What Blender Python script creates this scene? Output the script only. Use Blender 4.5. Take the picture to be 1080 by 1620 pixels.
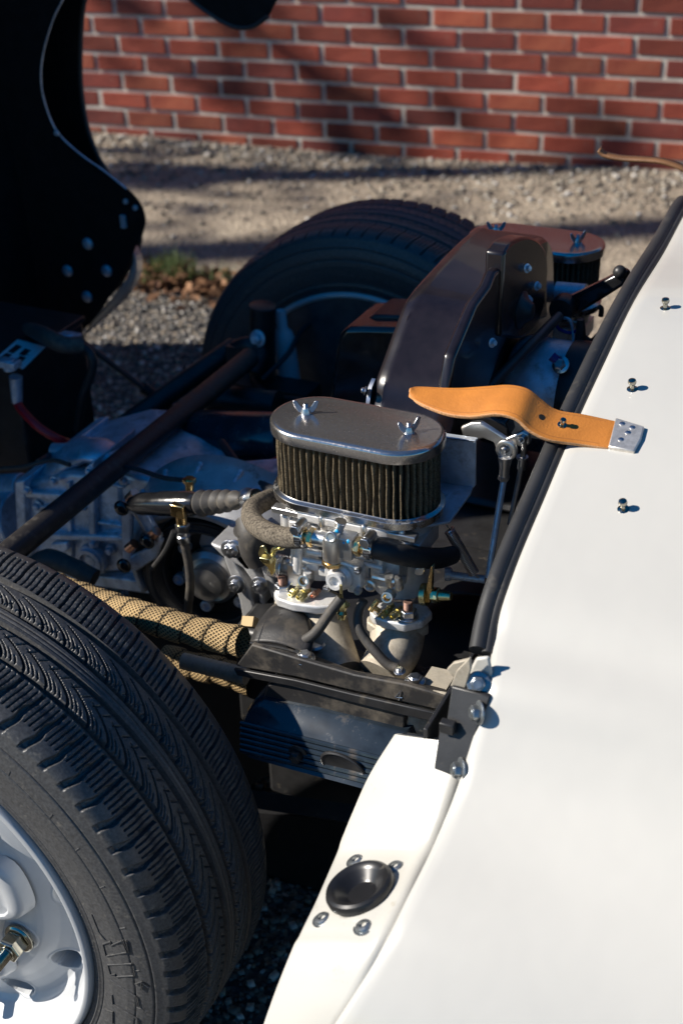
import bpy, math, random
import numpy as np
from mathutils import Vector

# ---------------------------------------------------------------- camera, sky, sun, exposure
S = bpy.context.scene
for o in list(bpy.data.objects): bpy.data.objects.remove(o)
COL = S.collection
CAM = np.array([0.4851, -1.0492, 0.5923])
FW = np.array([-0.37201724, 0.77464501, -0.51139836])
RT = np.array([0.90785168, 0.41844884, -0.02656868])
UP = np.array([-0.19341275, 0.47415787, 0.85893296])
FPX = 2185.4
cd = bpy.data.cameras.new('camera'); cam = bpy.data.objects.new('camera', cd); COL.objects.link(cam)
from mathutils import Matrix
cam.matrix_world = Matrix(((RT[0], UP[0], -FW[0], CAM[0]), (RT[1], UP[1], -FW[1], CAM[1]), (RT[2], UP[2], -FW[2], CAM[2]), (0, 0, 0, 1)))
cd.sensor_fit = 'HORIZONTAL'; cd.sensor_width = 24.0; cd.lens = 24.0*FPX/1080
cd.clip_start = 0.05; cd.clip_end = 500
cd.dof.use_dof = True; cd.dof.focus_distance = 1.30; cd.dof.aperture_fstop = 6.3
S.camera = cam
S.view_settings.view_transform = 'Standard'; S.view_settings.look = 'None'
S.view_settings.exposure = 0.68; S.view_settings.gamma = 1.0
SUN_EL = math.radians(35); SUN_AZ = math.atan2(-0.883, -0.469)      # direction towards the sun: x = sin, y = cos
w = bpy.data.worlds.new('World'); S.world = w; w.use_nodes = True
nt = w.node_tree; sky = nt.nodes.new('ShaderNodeTexSky'); sky.sky_type = 'NISHITA'; sky.sun_disc = False
sky.sun_elevation = SUN_EL; sky.sun_rotation = SUN_AZ; sky.air_density = 1.0; sky.dust_density = 0.0; sky.ozone_density = 5.0
bg = nt.nodes['Background']; hs = nt.nodes.new('ShaderNodeHueSaturation'); hs.inputs['Saturation'].default_value = 1.45; nt.links.new(sky.outputs[0], hs.inputs['Color']); nt.links.new(hs.outputs[0], bg.inputs[0]); bg.inputs[1].default_value = 0.062
sl = bpy.data.lights.new('sun', 'SUN'); sl.energy = 5.0; sl.angle = math.radians(0.55); sl.color = (1.0, 0.93, 0.83)
so = bpy.data.objects.new('sun', sl); COL.objects.link(so)
sd = Vector((math.sin(SUN_AZ)*math.cos(SUN_EL), math.cos(SUN_AZ)*math.cos(SUN_EL), math.sin(SUN_EL)))
so.rotation_euler = sd.to_track_quat('Z', 'Y').to_euler(); so.location = sd*20
S.cycles.max_bounces = 8

# ---------------------------------------------------------------- measuring and geometry helpers
def P(px, py, **k):
    """point of the photograph (1080x1620 px) on a plane x=, y= or z= of the place"""
    v = FW + RT*(px-540)/FPX + UP*(810-py)/FPX
    a, val = list(k.items())[0]; i = 'xyz'.index(a)
    return CAM + v*(val-CAM[i])/v[i]
def V3(*a): return np.array(a, float)
def nrm(v): v = np.asarray(v, float); return v/(np.linalg.norm(v)+1e-12)
def frame(z, up=(0, 0, 1)):
    z = nrm(z); up = np.asarray(up, float)
    if abs(z@nrm(up)) > 0.98: up = np.array([1., 0, 0]) if abs(z[0]) < 0.9 else np.array([0, 1., 0])
    x = nrm(np.cross(up, z)); return x, np.cross(z, x), z
def smooth_path(pts, sub=8):
    p = [np.asarray(q, float) for q in pts]
    if len(p) < 3 or sub < 2: return p
    q = [2*p[0]-p[1]]+p+[2*p[-1]-p[-2]]; out = []
    for i in range(1, len(q)-2):
        a, b, c, d = q[i-1:i+3]
        for k in range(sub):
            t = k/sub
            out.append(0.5*(2*b+(c-a)*t+(2*a-5*b+4*c-d)*t*t+(3*b-a-3*c+d)*t**3))
    out.append(p[-1]); return out
class G:
    def __init__(s): s.v = []; s.f = []; s.n = 0
    def add(s, V, F):
        s.v.append(np.asarray(V, float).reshape(-1, 3)); b = s.n
        s.f += [tuple(int(i)+b for i in f) for f in F]; s.n += len(s.v[-1]); return s
    def box(s, c, size, ax=None):
        X, Y, Z = ax if ax is not None else np.eye(3)
        a = np.array(size)/2
        V = [c+X*a[0]*i+Y*a[1]*j+Z*a[2]*k for i in (-1, 1) for j in (-1, 1) for k in (-1, 1)]
        return s.add(V, [(0, 1, 3, 2), (4, 6, 7, 5), (0, 4, 5, 1), (2, 3, 7, 6), (0, 2, 6, 4), (1, 5, 7, 3)])
    def grid(s, A, cu=False, cv=False):
        A = np.asarray(A); n, m = A.shape[:2]; F = []
        for i in range(n if cu else n-1):
            for j in range(m if cv else m-1):
                F.append((i*m+j, i*m+(j+1) % m, ((i+1) % n)*m+(j+1) % m, ((i+1) % n)*m+j))
        return s.add(A.reshape(-1, 3), F)
    def tube(s, pts, r, n=14, sub=8, cap=True, up=(0, 0, 1), prof=None):
        p = smooth_path(pts, sub); L = len(p)
        rr = np.interp(np.linspace(0, 1, L), np.linspace(0, 1, len(r)), r) if hasattr(r, '__len__') else np.full(L, r)
        t = [nrm(p[min(i+1, L-1)]-p[max(i-1, 0)]) for i in range(L)]
        x, y, _ = frame(t[0], up); rings = []
        for i in range(L):
            x = nrm(x-t[i]*(x@t[i])); y = np.cross(t[i], x)
            ring = []
            for k in range(n):
                a = 2*math.pi*k/n
                if prof is None: ring.append(p[i]+(x*math.cos(a)+y*math.sin(a))*rr[i])
                else: ring.append(p[i]+(x*prof[k][0]+y*prof[k][1])*rr[i])
            rings.append(ring)
        b = s.n; s.grid(rings, cv=True)
        if cap: s.f.append(tuple(b+k for k in range(n))[::-1]); s.f.append(tuple(b+(L-1)*n+k for k in range(n)))
        return s
    def cyl(s, a, b, r, r2=None, n=24, cap=True):
        return s.tube([a, b], [r, r if r2 is None else r2], n, 1, cap)
    def lathe(s, c, axis, prof, n=32, cap=True, up=(0, 0, 1)):
        X, Y, Z = frame(axis, up); c = np.asarray(c, float)
        A = [[c+Z*h+(X*math.cos(2*math.pi*k/n)+Y*math.sin(2*math.pi*k/n))*r for k in range(n)] for r, h in prof]
        b = s.n; s.grid(A, cv=True); L = len(prof)
        if cap: s.f.append(tuple(b+k for k in range(n))[::-1]); s.f.append(tuple(b+(L-1)*n+k for k in range(n)))
        return s
    def hexn(s, c, axis, r, h, n=6):
        return s.lathe(c, axis, [(r*.93, 0), (r, h*.08), (r, h*.88), (r*.9, h)], n)
    def bolt(s, c, axis, r, h=None, washer=True):
        h = h or r*1.1; c = np.asarray(c, float); ax = nrm(axis)
        if washer: s.lathe(c, ax, [(r*1.55, 0), (r*1.55, r*.22), (r*1.45, r*.28)], 20); c = c+ax*r*.28
        s.hexn(c, ax, r, h); return s.lathe(c+ax*h, ax, [(r*.7, 0), (r*.62, r*.12)], 12)
    def prism(s, poly, vec):
        p = [np.asarray(q, float) for q in poly]; vec = np.asarray(vec, float); n = len(p)
        F = [tuple(range(n))[::-1], tuple(range(n, 2*n))]+[(i, (i+1) % n, n+(i+1) % n, n+i) for i in range(n)]
        return s.add(p+[q+vec for q in p], F)
    def ball(s, c, r, n=14, sc=(1, 1, 1), ax=None):
        X, Y, Z = ax if ax is not None else np.eye(3); m = n//2
        A = [[np.asarray(c)+r*(X*sc[0]*math.sin(math.pi*i/m)*math.cos(2*math.pi*j/n)+Y*sc[1]*math.sin(math.pi*i/m)*math.sin(2*math.pi*j/n)+Z*sc[2]*math.cos(math.pi*i/m)) for j in range(n)] for i in range(m+1)]
        A[0] = [q+1e-6*(i) for i, q in enumerate(A[0])]
        return s.grid(A, cv=True)
    def coil(s, a, b, R, r, turns, n=6, per=12):
        a = np.asarray(a, float); b = np.asarray(b, float); X, Y, Z = frame(b-a); N = turns*per
        pts = [a+(b-a)*i/N+(X*math.cos(2*math.pi*i/per)+Y*math.sin(2*math.pi*i/per))*R for i in range(N+1)]
        return s.tube(pts, r, n, 1)
WO = {}
def wo(o): return WO.get(o.name, np.zeros(3)) if o is not None else np.zeros(3)
def obj(name, g, mat=None, parent=None, smooth=True, ang=38, bevel=0, seg=2, solid=0, sub=0, label=None, cat=None, kind=None, group=None, offs=0):
    v = np.concatenate(g.v); c = (v.min(0)+v.max(0))/2
    me = bpy.data.meshes.new(name); me.from_pydata((v-c).tolist(), [], g.f); me.update()
    if mat is not None: me.materials.append(mat)
    if smooth:
        me.shade_smooth(); me.set_sharp_from_angle(angle=math.radians(ang))
    o = bpy.data.objects.new(name, me); COL.objects.link(o); WO[o.name] = c
    o.parent = parent; o.location = c-wo(parent)
    if solid: m = o.modifiers.new('solid', 'SOLIDIFY'); m.thickness = solid; m.offset = offs
    if sub: m = o.modifiers.new('sub', 'SUBSURF'); m.levels = sub; m.render_levels = sub
    if bevel: m = o.modifiers.new('bevel', 'BEVEL'); m.width = bevel; m.segments = seg; m.limit_method = 'ANGLE'; m.angle_limit = math.radians(35)
    for k, val in (('label', label), ('category', cat), ('kind', kind), ('group', group)):
        if val: o[k] = val
    return o
def fastobj(name, V, F, mat, parent=None, **props):
    """numpy arrays of verts (n,3) and equal-sized faces (m,k)"""
    V = np.asarray(V, float); F = np.asarray(F, np.int32); c = (V.min(0)+V.max(0))/2; k = F.shape[1]
    me = bpy.data.meshes.new(name); me.vertices.add(len(V)); me.vertices.foreach_set('co', (V-c).ravel())
    me.loops.add(F.size); me.loops.foreach_set('vertex_index', F.ravel())
    me.polygons.add(len(F)); me.polygons.foreach_set('loop_start', np.arange(0, F.size, k)); me.polygons.foreach_set('loop_total', np.full(len(F), k))
    me.update(calc_edges=True); me.materials.append(mat)
    if props.pop('smooth', True): me.shade_smooth()
    o = bpy.data.objects.new(name, me); COL.objects.link(o); WO[o.name] = c; o.parent = parent; o.location = c-wo(parent)
    for a, b in props.items(): o[a] = b
    return o
def empty(name, c, parent=None, **props):
    o = bpy.data.objects.new(name, None); o.empty_display_size = .1; COL.objects.link(o); WO[o.name] = np.asarray(c, float)
    o.parent = parent; o.location = np.asarray(c, float)-wo(parent)
    for a, b in props.items(): o[a] = b
    return o
def dup(o, delta, parent=None, label=None):
    c = o.copy(); COL.objects.link(c); WO[c.name] = wo(o)+np.asarray(delta)
    c.parent = parent; c.location = wo(c)-wo(parent)
    if label: c['label'] = label
    for ch in list(o.children): dup(ch, delta, c)
    return c

# ---------------------------------------------------------------- materials
def mat(name, col, rough=.5, metal=0, var=0.0, vs=40, col2=None, bump=0, bs=200, rvar=0, spec=.5, coat=0, fine=0, dirt=None, dirt_amt=.5, ds=25):
    m = bpy.data.materials.new(name); m.use_nodes = True; N = m.node_tree.nodes; L = m.node_tree.links
    b = N['Principled BSDF']; b.inputs['Roughness'].default_value = rough; b.inputs['Metallic'].default_value = metal
    b.inputs['Specular IOR Level'].default_value = spec; b.inputs['Coat Weight'].default_value = coat; b.inputs['Coat Roughness'].default_value = .04
    b.inputs['Base Color'].default_value = (*col, 1)
    tc = N.new('ShaderNodeTexCoord')
    def noise(scale, det=4, r=.6):
        n = N.new('ShaderNodeTexNoise'); n.inputs['Scale'].default_value = scale; n.inputs['Detail'].default_value = det; n.inputs['Roughness'].default_value = r
        L.new(tc.outputs['Object'], n.inputs['Vector']); return n
    src = None
    if var or col2:
        n = noise(vs); r = N.new('ShaderNodeValToRGB'); L.new(n.outputs['Fac'], r.inputs[0])
        c2 = col2 or tuple(min(1, x*(1+var)) for x in col); c1 = col if col2 else tuple(x*(1-var) for x in col)
        r.color_ramp.elements[0].color = (*c1, 1); r.color_ramp.elements[1].color = (*c2, 1)
        r.color_ramp.elements[0].position = .35; r.color_ramp.elements[1].position = .65; src = r.outputs[0]
    if dirt:
        n = noise(ds, 6, .7); mr = N.new('ShaderNodeMapRange'); mr.inputs[1].default_value = .62-.3*dirt_amt; mr.inputs[2].default_value = .78; L.new(n.outputs['Fac'], mr.inputs[0])
        mx = N.new('ShaderNodeMix'); mx.data_type = 'RGBA'; L.new(mr.outputs[0], mx.inputs[0])
        if src: L.new(src, mx.inputs[6])
        else: mx.inputs[6].default_value = (*col, 1)
        mx.inputs[7].default_value = (*dirt, 1); src = mx.outputs[2]
        mr2 = N.new('ShaderNodeMapRange'); mr2.inputs[3].default_value = rough; mr2.inputs[4].default_value = min(1, rough+.35); L.new(mr.outputs[0], mr2.inputs[0]); L.new(mr2.outputs[0], b.inputs['Roughness'])
        if metal:
            mr3 = N.new('ShaderNodeMapRange'); mr3.inputs[3].default_value = metal; mr3.inputs[4].default_value = 0; L.new(mr.outputs[0], mr3.inputs[0]); L.new(mr3.outputs[0], b.inputs['Metallic'])
    if src: L.new(src, b.inputs['Base Color'])
    if rvar and not dirt:
        n = noise(vs*1.7+7); mr = N.new('ShaderNodeMapRange'); mr.inputs[3].default_value = max(0.02, rough-rvar); mr.inputs[4].default_value = rough+rvar; mr.inputs[1].default_value = .3; mr.inputs[2].default_value = .7
        L.new(n.outputs['Fac'], mr.inputs[0]); L.new(mr.outputs[0], b.inputs['Roughness'])
    if bump:
        n = noise(bs, 3); bp = N.new('ShaderNodeBump'); bp.inputs['Strength'].default_value = bump; bp.inputs['Distance'].default_value = .6/bs
        L.new(n.outputs['Fac'], bp.inputs['Height']); L.new(bp.outputs[0], b.inputs['Normal'])
    return m
DUST = (.20, .165, .12)
M = {}
M['white'] = mat('white_paint', (.485, .474, .44), .25, var=.02, vs=5, coat=.5, bump=.02, bs=9, dirt=(.36, .31, .23), dirt_amt=-.3, ds=17)
M['jamb'] = mat('white_jamb_paint', (.485, .472, .43), .34, coat=.3, dirt=(.30, .25, .17), dirt_amt=.02, ds=38, bump=.05, bs=300)
M['black_gloss'] = mat('black_gloss_paint', (.012, .012, .013), .18, var=.3, coat=.4, rvar=.06)
M['black_satin'] = mat('black_satin_paint', (.018, .018, .019), .42, var=.3, bump=.1, bs=700, dirt=(.09, .075, .055), dirt_amt=.12, ds=60)
M['black_dusty'] = mat('black_dusty_paint', (.022, .021, .021), .5, bump=.15, bs=500, dirt=(.12, .10, .075), dirt_amt=.45, ds=30)
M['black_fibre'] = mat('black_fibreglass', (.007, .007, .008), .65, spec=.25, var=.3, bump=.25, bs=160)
M['rubber'] = mat('black_rubber', (.026, .026, .027), .5, var=.15, vs=20, bump=.06, bs=500, dirt=(.085, .075, .06), dirt_amt=.12, ds=30)
M['tyre'] = mat('tyre_rubber', (.062, .062, .063), .44, var=.3, vs=380, bump=.2, bs=900, dirt=(.16, .145, .12), dirt_amt=.12, ds=95)
M['hose'] = mat('rubber_hose', (.05, .046, .042), .6, bump=.15, bs=400, dirt=(.16, .135, .10), dirt_amt=.4, ds=45)
M['fabric_hose'] = mat('braided_hose', (.055, .047, .038), .95, col2=(.20, .17, .13), vs=420, bump=1.0, bs=900, spec=.1)
M['zinc_dark'] = mat('dull_zinc_hardware', (.30, .32, .33), .3, .85, var=.2, vs=120, dirt=DUST, dirt_amt=.15, ds=150)
M['clip'] = mat('brushed_clip', (.70, .66, .60), .38, .8, var=.15, vs=200)
M['chrome'] = mat('chrome_steel', (.72, .73, .74), .12, 1, rvar=.05, dirt=(.25, .2, .15), dirt_amt=.1, ds=60)
M['lid'] = mat('dusty_chrome_lid', (.56, .525, .495), .22, .95, var=.10, vs=300, rvar=.06, bump=.06, bs=900)
M['zinc'] = mat('zinc_steel', (.55, .56, .58), .28, 1, var=.15, rvar=.1, dirt=DUST, dirt_amt=.1, ds=90)
M['alu'] = mat('cast_aluminium', (.74, .73, .71), .4, .45, var=.14, vs=60, bump=.45, bs=900, dirt=(.22, .19, .15), dirt_amt=.22, ds=60)
M['alu_bright'] = mat('machined_aluminium', (.66, .65, .63), .32, .95, var=.08, vs=70, bump=.15, bs=900, dirt=DUST, dirt_amt=.08, ds=80)
M['shroud'] = mat('plum_black_enamel', (.011, .008, .010), .27, var=.25, coat=.25)
M['alu_dirty'] = mat('dirty_cast_manifold', (.48, .43, .345), .6, .35, var=.18, vs=40, bump=.5, bs=1100, dirt=(.17, .14, .10), dirt_amt=.6, ds=45)
M['case'] = mat('sky_tinted_gearbox_casting', (.56, .62, .70), .38, .5, var=.3, vs=26, bump=.4, bs=500, dirt=(.12, .10, .08), dirt_amt=.3, ds=35)  # reflected sky blue is mixed into the casting's base colour
M['case_light'] = mat('clean_case_casting', (.50, .50, .50), .5, .6, var=.15, vs=40, bump=.45, bs=700, dirt=(.10, .085, .07), dirt_amt=.22, ds=55)
M['brass'] = mat('brass', (.78, .55, .25), .25, 1, var=.12, rvar=.08)
M['copper'] = mat('copper_screws', (.80, .46, .34), .28, 1, var=.1)
M['yellow_zinc'] = mat('yellow_zinc', (.58, .52, .27), .32, 1, var=.2, vs=90, rvar=.1)
M['brass_deep'] = mat('brass_jet', (.85, .50, .12), .25, 1)
M['leather'] = mat('tan_leather', (.47, .17, .03), .48, var=.12, vs=30, bump=.35, bs=500, spec=.4)
M['leather_edge'] = mat('raw_leather_edge', (.55, .29, .13), .9, var=.3, vs=300, bump=.8, bs=700)
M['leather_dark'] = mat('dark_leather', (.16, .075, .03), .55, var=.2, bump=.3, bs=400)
M['wrap_tan'] = mat('header_wrap_tan', (.50, .37, .20), .85)
M['rim'] = mat('silver_wheel_paint', (.46, .475, .49), .42, .15, var=.03, coat=.2)
M['dark_chrome'] = mat('smoked_chrome', (.36, .34, .28), .13, 1, var=.2)
M['red'] = mat('red_cable', (.50, .012, .02), .4)
M['blue'] = mat('blue_wire', (.01, .02, .22), .4)
M['void'] = mat('dark_cavity', (.004, .004, .004), .9)
M['paper'] = mat('paper_label', (.72, .74, .74), .5, var=.05)
M['white_plastic'] = mat('white_plastic', (.55, .57, .6), .35)
M['paint_blob'] = mat('blue_paint_mark', (.01, .32, .62), .4)
M['vc'] = mat('sky_tinted_black_enamel', (.017, .025, .035), .25, var=.3, coat=.3, dirt=(.09, .07, .05), dirt_amt=.12, ds=40)  # black enamel with the blue of sky light put into its base colour
M['black_tube'] = mat('powder_coated_tube', (.022, .020, .020), .45, bump=.3, bs=900, dirt=(.10, .09, .075), dirt_amt=.3, ds=70)
CLAM_H = 1.25

# ---------------------------------------------------------------- ground
GZ = -0.70
def ground_mat():
    m = bpy.data.materials.new('ground'); m.use_nodes = True; N = m.node_tree.nodes; L = m.node_tree.links; b = N['Principled BSDF']
    geo = N.new('ShaderNodeNewGeometry'); b.inputs['Roughness'].default_value = .9; b.inputs['Specular IOR Level'].default_value = .2
    def noise(s, d=5, r=.6):
        n = N.new('ShaderNodeTexNoise'); n.inputs['Scale'].default_value = s; n.inputs['Detail'].default_value = d; n.inputs['Roughness'].default_value = r; L.new(geo.outputs['Position'], n.inputs['Vector']); return n.outputs['Fac']
    def ramp(src, stops):
        r = N.new('ShaderNodeValToRGB'); L.new(src, r.inputs[0]); e = r.color_ramp.elements
        e[0].position, e[0].color = stops[0][0], (*stops[0][1], 1); e[1].position, e[1].color = stops[-1][0], (*stops[-1][1], 1)
        for p, c in stops[1:-1]: x = e.new(p); x.color = (*c, 1)
        return r.outputs[0]
    def math_(op, a, b_):
        n = N.new('ShaderNodeMath'); n.operation = op
        for i, q in enumerate((a, b_)):
            if isinstance(q, (int, float)): n.inputs[i].default_value = q
            else: L.new(q, n.inputs[i])
        return n.outputs[0]
    def mix(f, a, b_):
        n = N.new('ShaderNodeMix'); n.data_type = 'RGBA'; L.new(f, n.inputs[0]); L.new(a, n.inputs[6]); L.new(b_, n.inputs[7]); return n.outputs[2]
    vor = N.new('ShaderNodeTexVoronoi'); vor.inputs['Scale'].default_value = 110; L.new(geo.outputs['Position'], vor.inputs['Vector'])
    sep = N.new('ShaderNodeSeparateColor'); L.new(vor.outputs['Color'], sep.inputs[0])
    asph = ramp(sep.outputs[0], [(0, (.045, .045, .047)), (.45, (.085, .083, .082)), (.75, (.16, .145, .12)), (.92, (.27, .22, .16)), (1, (.42, .40, .37))])
    dirt = ramp(noise(5.5, 8, .7), [(.3, (.25, .21, .16)), (.5, (.37, .31, .24)), (.68, (.50, .425, .325))])
    spk = ramp(noise(95, 3, .7), [(.42, (.55, .55, .55)), (.58, (1.0, 1.0, 1.0)), (.72, (1.35, 1.3, 1.2))])
    mm = N.new('ShaderNodeMix'); mm.data_type = 'RGBA'; mm.blend_type = 'MULTIPLY'; mm.inputs[0].default_value = 1; L.new(dirt, mm.inputs[6]); L.new(spk, mm.inputs[7])
    xyz = N.new('ShaderNodeSeparateXYZ'); L.new(geo.outputs['Position'], xyz.inputs[0])
    g = math_('ADD', math_('ADD', xyz.outputs[1], math_('MULTIPLY', xyz.outputs[0], .34)), math_('MULTIPLY', noise(7, 4), .22))
    f = math_('MULTIPLY', math_('SUBTRACT', g, 1.44), 22.0); cl = N.new('ShaderNodeClamp'); L.new(f, cl.inputs[0])
    L.new(mix(cl.outputs[0], asph, mm.outputs[2]), b.inputs['Base Color'])
    bp = N.new('ShaderNodeBump'); bp.inputs['Strength'].default_value = .9; bp.inputs['Distance'].default_value = .006
    L.new(math_('ADD', math_('MULTIPLY', vor.outputs['Distance'], 1.0), noise(60, 4)), bp.inputs['Height']); L.new(bp.outputs[0], b.inputs['Normal'])
    return m
g = G(); xs = np.concatenate([[-60, -20, -8], np.linspace(-4, 2.5, 66), [8, 20, 60]]); ys = np.concatenate([[-60, -20, -6], np.linspace(-1.5, 3.4, 50), [8, 20, 60]])
rg = np.random.default_rng(5)
ph = rg.random((8, 3))*6.28; kk = rg.normal(size=(8, 2))*2.2
def ground_z(x, y):
    z = sum(np.sin(kk[i, 0]*x+kk[i, 1]*y+ph[i, 0]) for i in range(8))*.0022
    return GZ+z*np.clip((9-np.hypot(x, y))/6, 0, 1)
g.grid([[(x, y, ground_z(x, y)) for y in ys] for x in xs])
ground = obj('ground', g, ground_mat(), kind='structure', ang=180)

def stones(name, n, reg, smin, smax, cols, seed, dz=.25, power=2.2, label=None):
    r = np.random.default_rng(seed)
    xy = np.array(reg(r, n)); n = len(xy)
    base = np.array([[i, j, k] for i in (-1, 1) for j in (-1, 1) for k in (-1, 1)], float)*.62
    s = smin+(smax-smin)*r.random(n)**power
    V = base[None]*s[:, None, None]*.5*(1+.5*(r.random((n, 8, 3))-.5))*np.stack([1+.5*r.random(n), np.ones(n), .55+.3*r.random(n)], 1)[:, None, :]
    a = r.random(n)*6.28; c, s_ = np.cos(a), np.sin(a)
    X = V[..., 0]*c[:, None]-V[..., 1]*s_[:, None]; Y = V[..., 0]*s_[:, None]+V[..., 1]*c[:, None]
    Z = V[..., 2]+ (ground_z(xy[:, 0], xy[:, 1])+s*dz)[:, None]
    W = np.stack([X+xy[:, :1], Y+xy[:, 1:2], Z], -1).reshape(-1, 3)
    F0 = np.array([(0, 1, 3, 2), (4, 6, 7, 5), (0, 4, 5, 1), (2, 3, 7, 6), (0, 2, 6, 4), (1, 5, 7, 3)])
    F = (F0[None]+np.arange(n)[:, None, None]*8).reshape(-1, 4)
    m = bpy.data.materials.new(name+'_stone'); m.use_nodes = True; N = m.node_tree.nodes; L = m.node_tree.links
    gi = N.new('ShaderNodeNewGeometry'); rp = N.new('ShaderNodeValToRGB'); L.new(gi.outputs['Random Per Island'], rp.inputs[0]); L.new(rp.outputs[0], N['Principled BSDF'].inputs['Base Color'])
    N['Principled BSDF'].inputs['Roughness'].default_value = .75; e = rp.color_ramp.elements
    e[0].color = (*cols[0][1], 1); e[0].position = cols[0][0]; e[1].color = (*cols[-1][1], 1); e[1].position = cols[-1][0]
    for p, c_ in cols[1:-1]: q = e.new(p); q.color = (*c_, 1)
    return fastobj(name, W, F, m, kind='stuff', label=label)
pcols = [(0, (.04, .04, .042)), (.4, (.09, .088, .086)), (.62, (.16, .145, .125)), (.8, (.26, .21, .155)), (.92, (.33, .31, .29)), (1, (.5, .48, .45))]
def reg_asphalt(r, n):
    x = r.uniform(-1.75, .55, n); y = r.uniform(-.35, 1.85, n); k = (y+.34*x < 1.36)
    return np.stack([x[k], y[k]], 1)
stones('gravel', 62000, reg_asphalt, .005, .014, pcols, 3, label='loose grey and tan gravel in the asphalt under and beside the car')
def reg_wall(r, n):
    x = r.uniform(-3.2, 1.2, n); d = r.exponential(.22, n)+.02; y = 3.179+.1228*x-d; k = (y > 1.6)
    return np.stack([x[k], y[k]], 1)
dcols = [(0, (.10, .085, .07)), (.4, (.22, .19, .15)), (.7, (.33, .29, .23)), (.9, (.46, .43, .38)), (1, (.62, .60, .57))]
stones('pebbles', 7000, reg_wall, .005, .019, dcols, 4, label='pale pebbles along the foot of the brick wall')
def reg_dirt(r, n):
    x = r.uniform(-2.6, 1.2, n); y = r.uniform(1.3, 3.1, n); k = (y+.34*x > 1.3) & (y < 3.12+.1228*x)
    return np.stack([x[k], y[k]], 1)
stones('grit', 8000, reg_dirt, .003, .010, dcols, 6, power=3.5, label='scattered grit on the sandy strip before the wall')

# dead leaves and grass tufts on the edge of the asphalt
r = np.random.default_rng(8); V = []; F = []; n0 = 0
for i in range(420):
    t = r.random(); c = P(215+150*t+r.normal()*12, 446+18*t+r.normal()*13, z=GZ); c[2] = ground_z(c[0], c[1])+.004+.03*r.random()**2
    a, b = nrm(r.normal(size=3)*[1, 1, .4]), nrm(r.normal(size=3)*[.4, .4, 1]); b = nrm(np.cross(a, b)); s = .008+.017*r.random()
    V += [c-a*s, c-b*s*.4, c+a*s, c+b*s*.45+V3(0, 0, .006)]; F.append((n0, n0+1, n0+2, n0+3)); n0 += 4
lm = mat('dead_leaves', (.09, .04, .02), .8, vs=22, col2=(.24, .12, .055))
fastobj('leaf_litter', V, F, lm, kind='stuff', smooth=False, label='brown dead leaves lying at the edge of the asphalt')
V = []; F = []; n0 = 0
for i in range(900):
    cx_ = 270+r.normal()*16 if i < 620 else 225+150*r.random(); c = P(cx_, 438+r.normal()*6 if i < 620 else 445+15*r.random(), z=GZ); c[2] = ground_z(c[0], c[1])
    a = r.random()*6.28; d = V3(math.cos(a), math.sin(a), 0); h = .02+.05*r.random(); l = d*h*.6*r.random()
    V += [c-d[[1, 0, 2]]*[-1, 1, 0]*.002, c+d[[1, 0, 2]]*[-1, 1, 0]*.002, c+l+V3(0, 0, h)]; F.append((n0, n0+1, n0+2)); n0 += 3
fastobj('grass', V, F, mat('green_grass', (.045, .09, .018), .6, col2=(.11, .13, .04), vs=20), kind='stuff', smooth=False, label='small green grass tufts among the dead leaves')

# ---------------------------------------------------------------- brick wall
WB = V3(-1.125, 3.041, GZ); wt = math.radians(7); WD = V3(math.cos(wt), math.sin(wt), 0); WN = V3(math.sin(wt), -math.cos(wt), 0)
PI_, HI = .1773, .0607
mortar = mat('mortar', (.50, .465, .41), .9, var=.15, vs=60, bump=.5, bs=500)
wall = empty('brick_wall', WB, label='red brick wall with pale mortar joints behind the car', category='wall')
g = G(); g.box(WB+WD*0-WN*.1025+V3(0, 0, 1.15), (9, .20, 2.7), (WD, WN, V3(0, 0, 1))); obj('mortar', g, mortar, wall)
def brickmat(name, c1, c2, sc):
    m = mat(name, c1, .82, col2=c2, vs=sc, bump=.8, bs=200, dirt=(.24, .13, .10), dirt_amt=0, ds=26)
    N = m.node_tree.nodes; L = m.node_tree.links; b = N['Principled BSDF']; src = b.inputs['Base Color'].links[0].from_socket
    oi = N.new('ShaderNodeObjectInfo'); hv = N.new('ShaderNodeHueSaturation'); L.new(src, hv.inputs['Color'])
    mr = N.new('ShaderNodeMapRange'); mr.inputs[3].default_value = .52; mr.inputs[4].default_value = 1.15; L.new(oi.outputs['Random'], mr.inputs[0]); L.new(mr.outputs[0], hv.inputs['Value']); L.new(hv.outputs[0], b.inputs['Base Color'])
    return m
BM = [brickmat('red_brick', (.24, .040, .022), (.30, .056, .030), 18), brickmat('dark_red_brick', (.165, .030, .023), (.22, .038, .025), 22), brickmat('orange_brick', (.27, .048, .025), (.40, .10, .048), 14)]
def brick_geo(rr_):
    g = G(); a = V3(PI_-.0145, .03, HI-.0115)/2
    V = []; 
    for i in (-1, 1):
        for j in (-1, 1):
            for k in (-1, 1): V.append(V3(a[0]*i, a[1]*j, a[2]*k)+V3(*(rr_.normal(size=3)*.0008)))
    g.add(V, [(0, 1, 3, 2), (4, 6, 7, 5), (0, 4, 5, 1), (2, 3, 7, 6), (0, 2, 6, 4), (1, 5, 7, 3)]); return g
rb = np.random.default_rng(11); bmesh_ = []
for i in range(9):
    o = obj('brick', brick_geo(rb), BM[i % 3], wall, smooth=False, bevel=.003, seg=2); bmesh_.append(o)
z0 = -.7275+HI/2; nb = 0; used = 0; stuffV = []
VF = None
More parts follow.
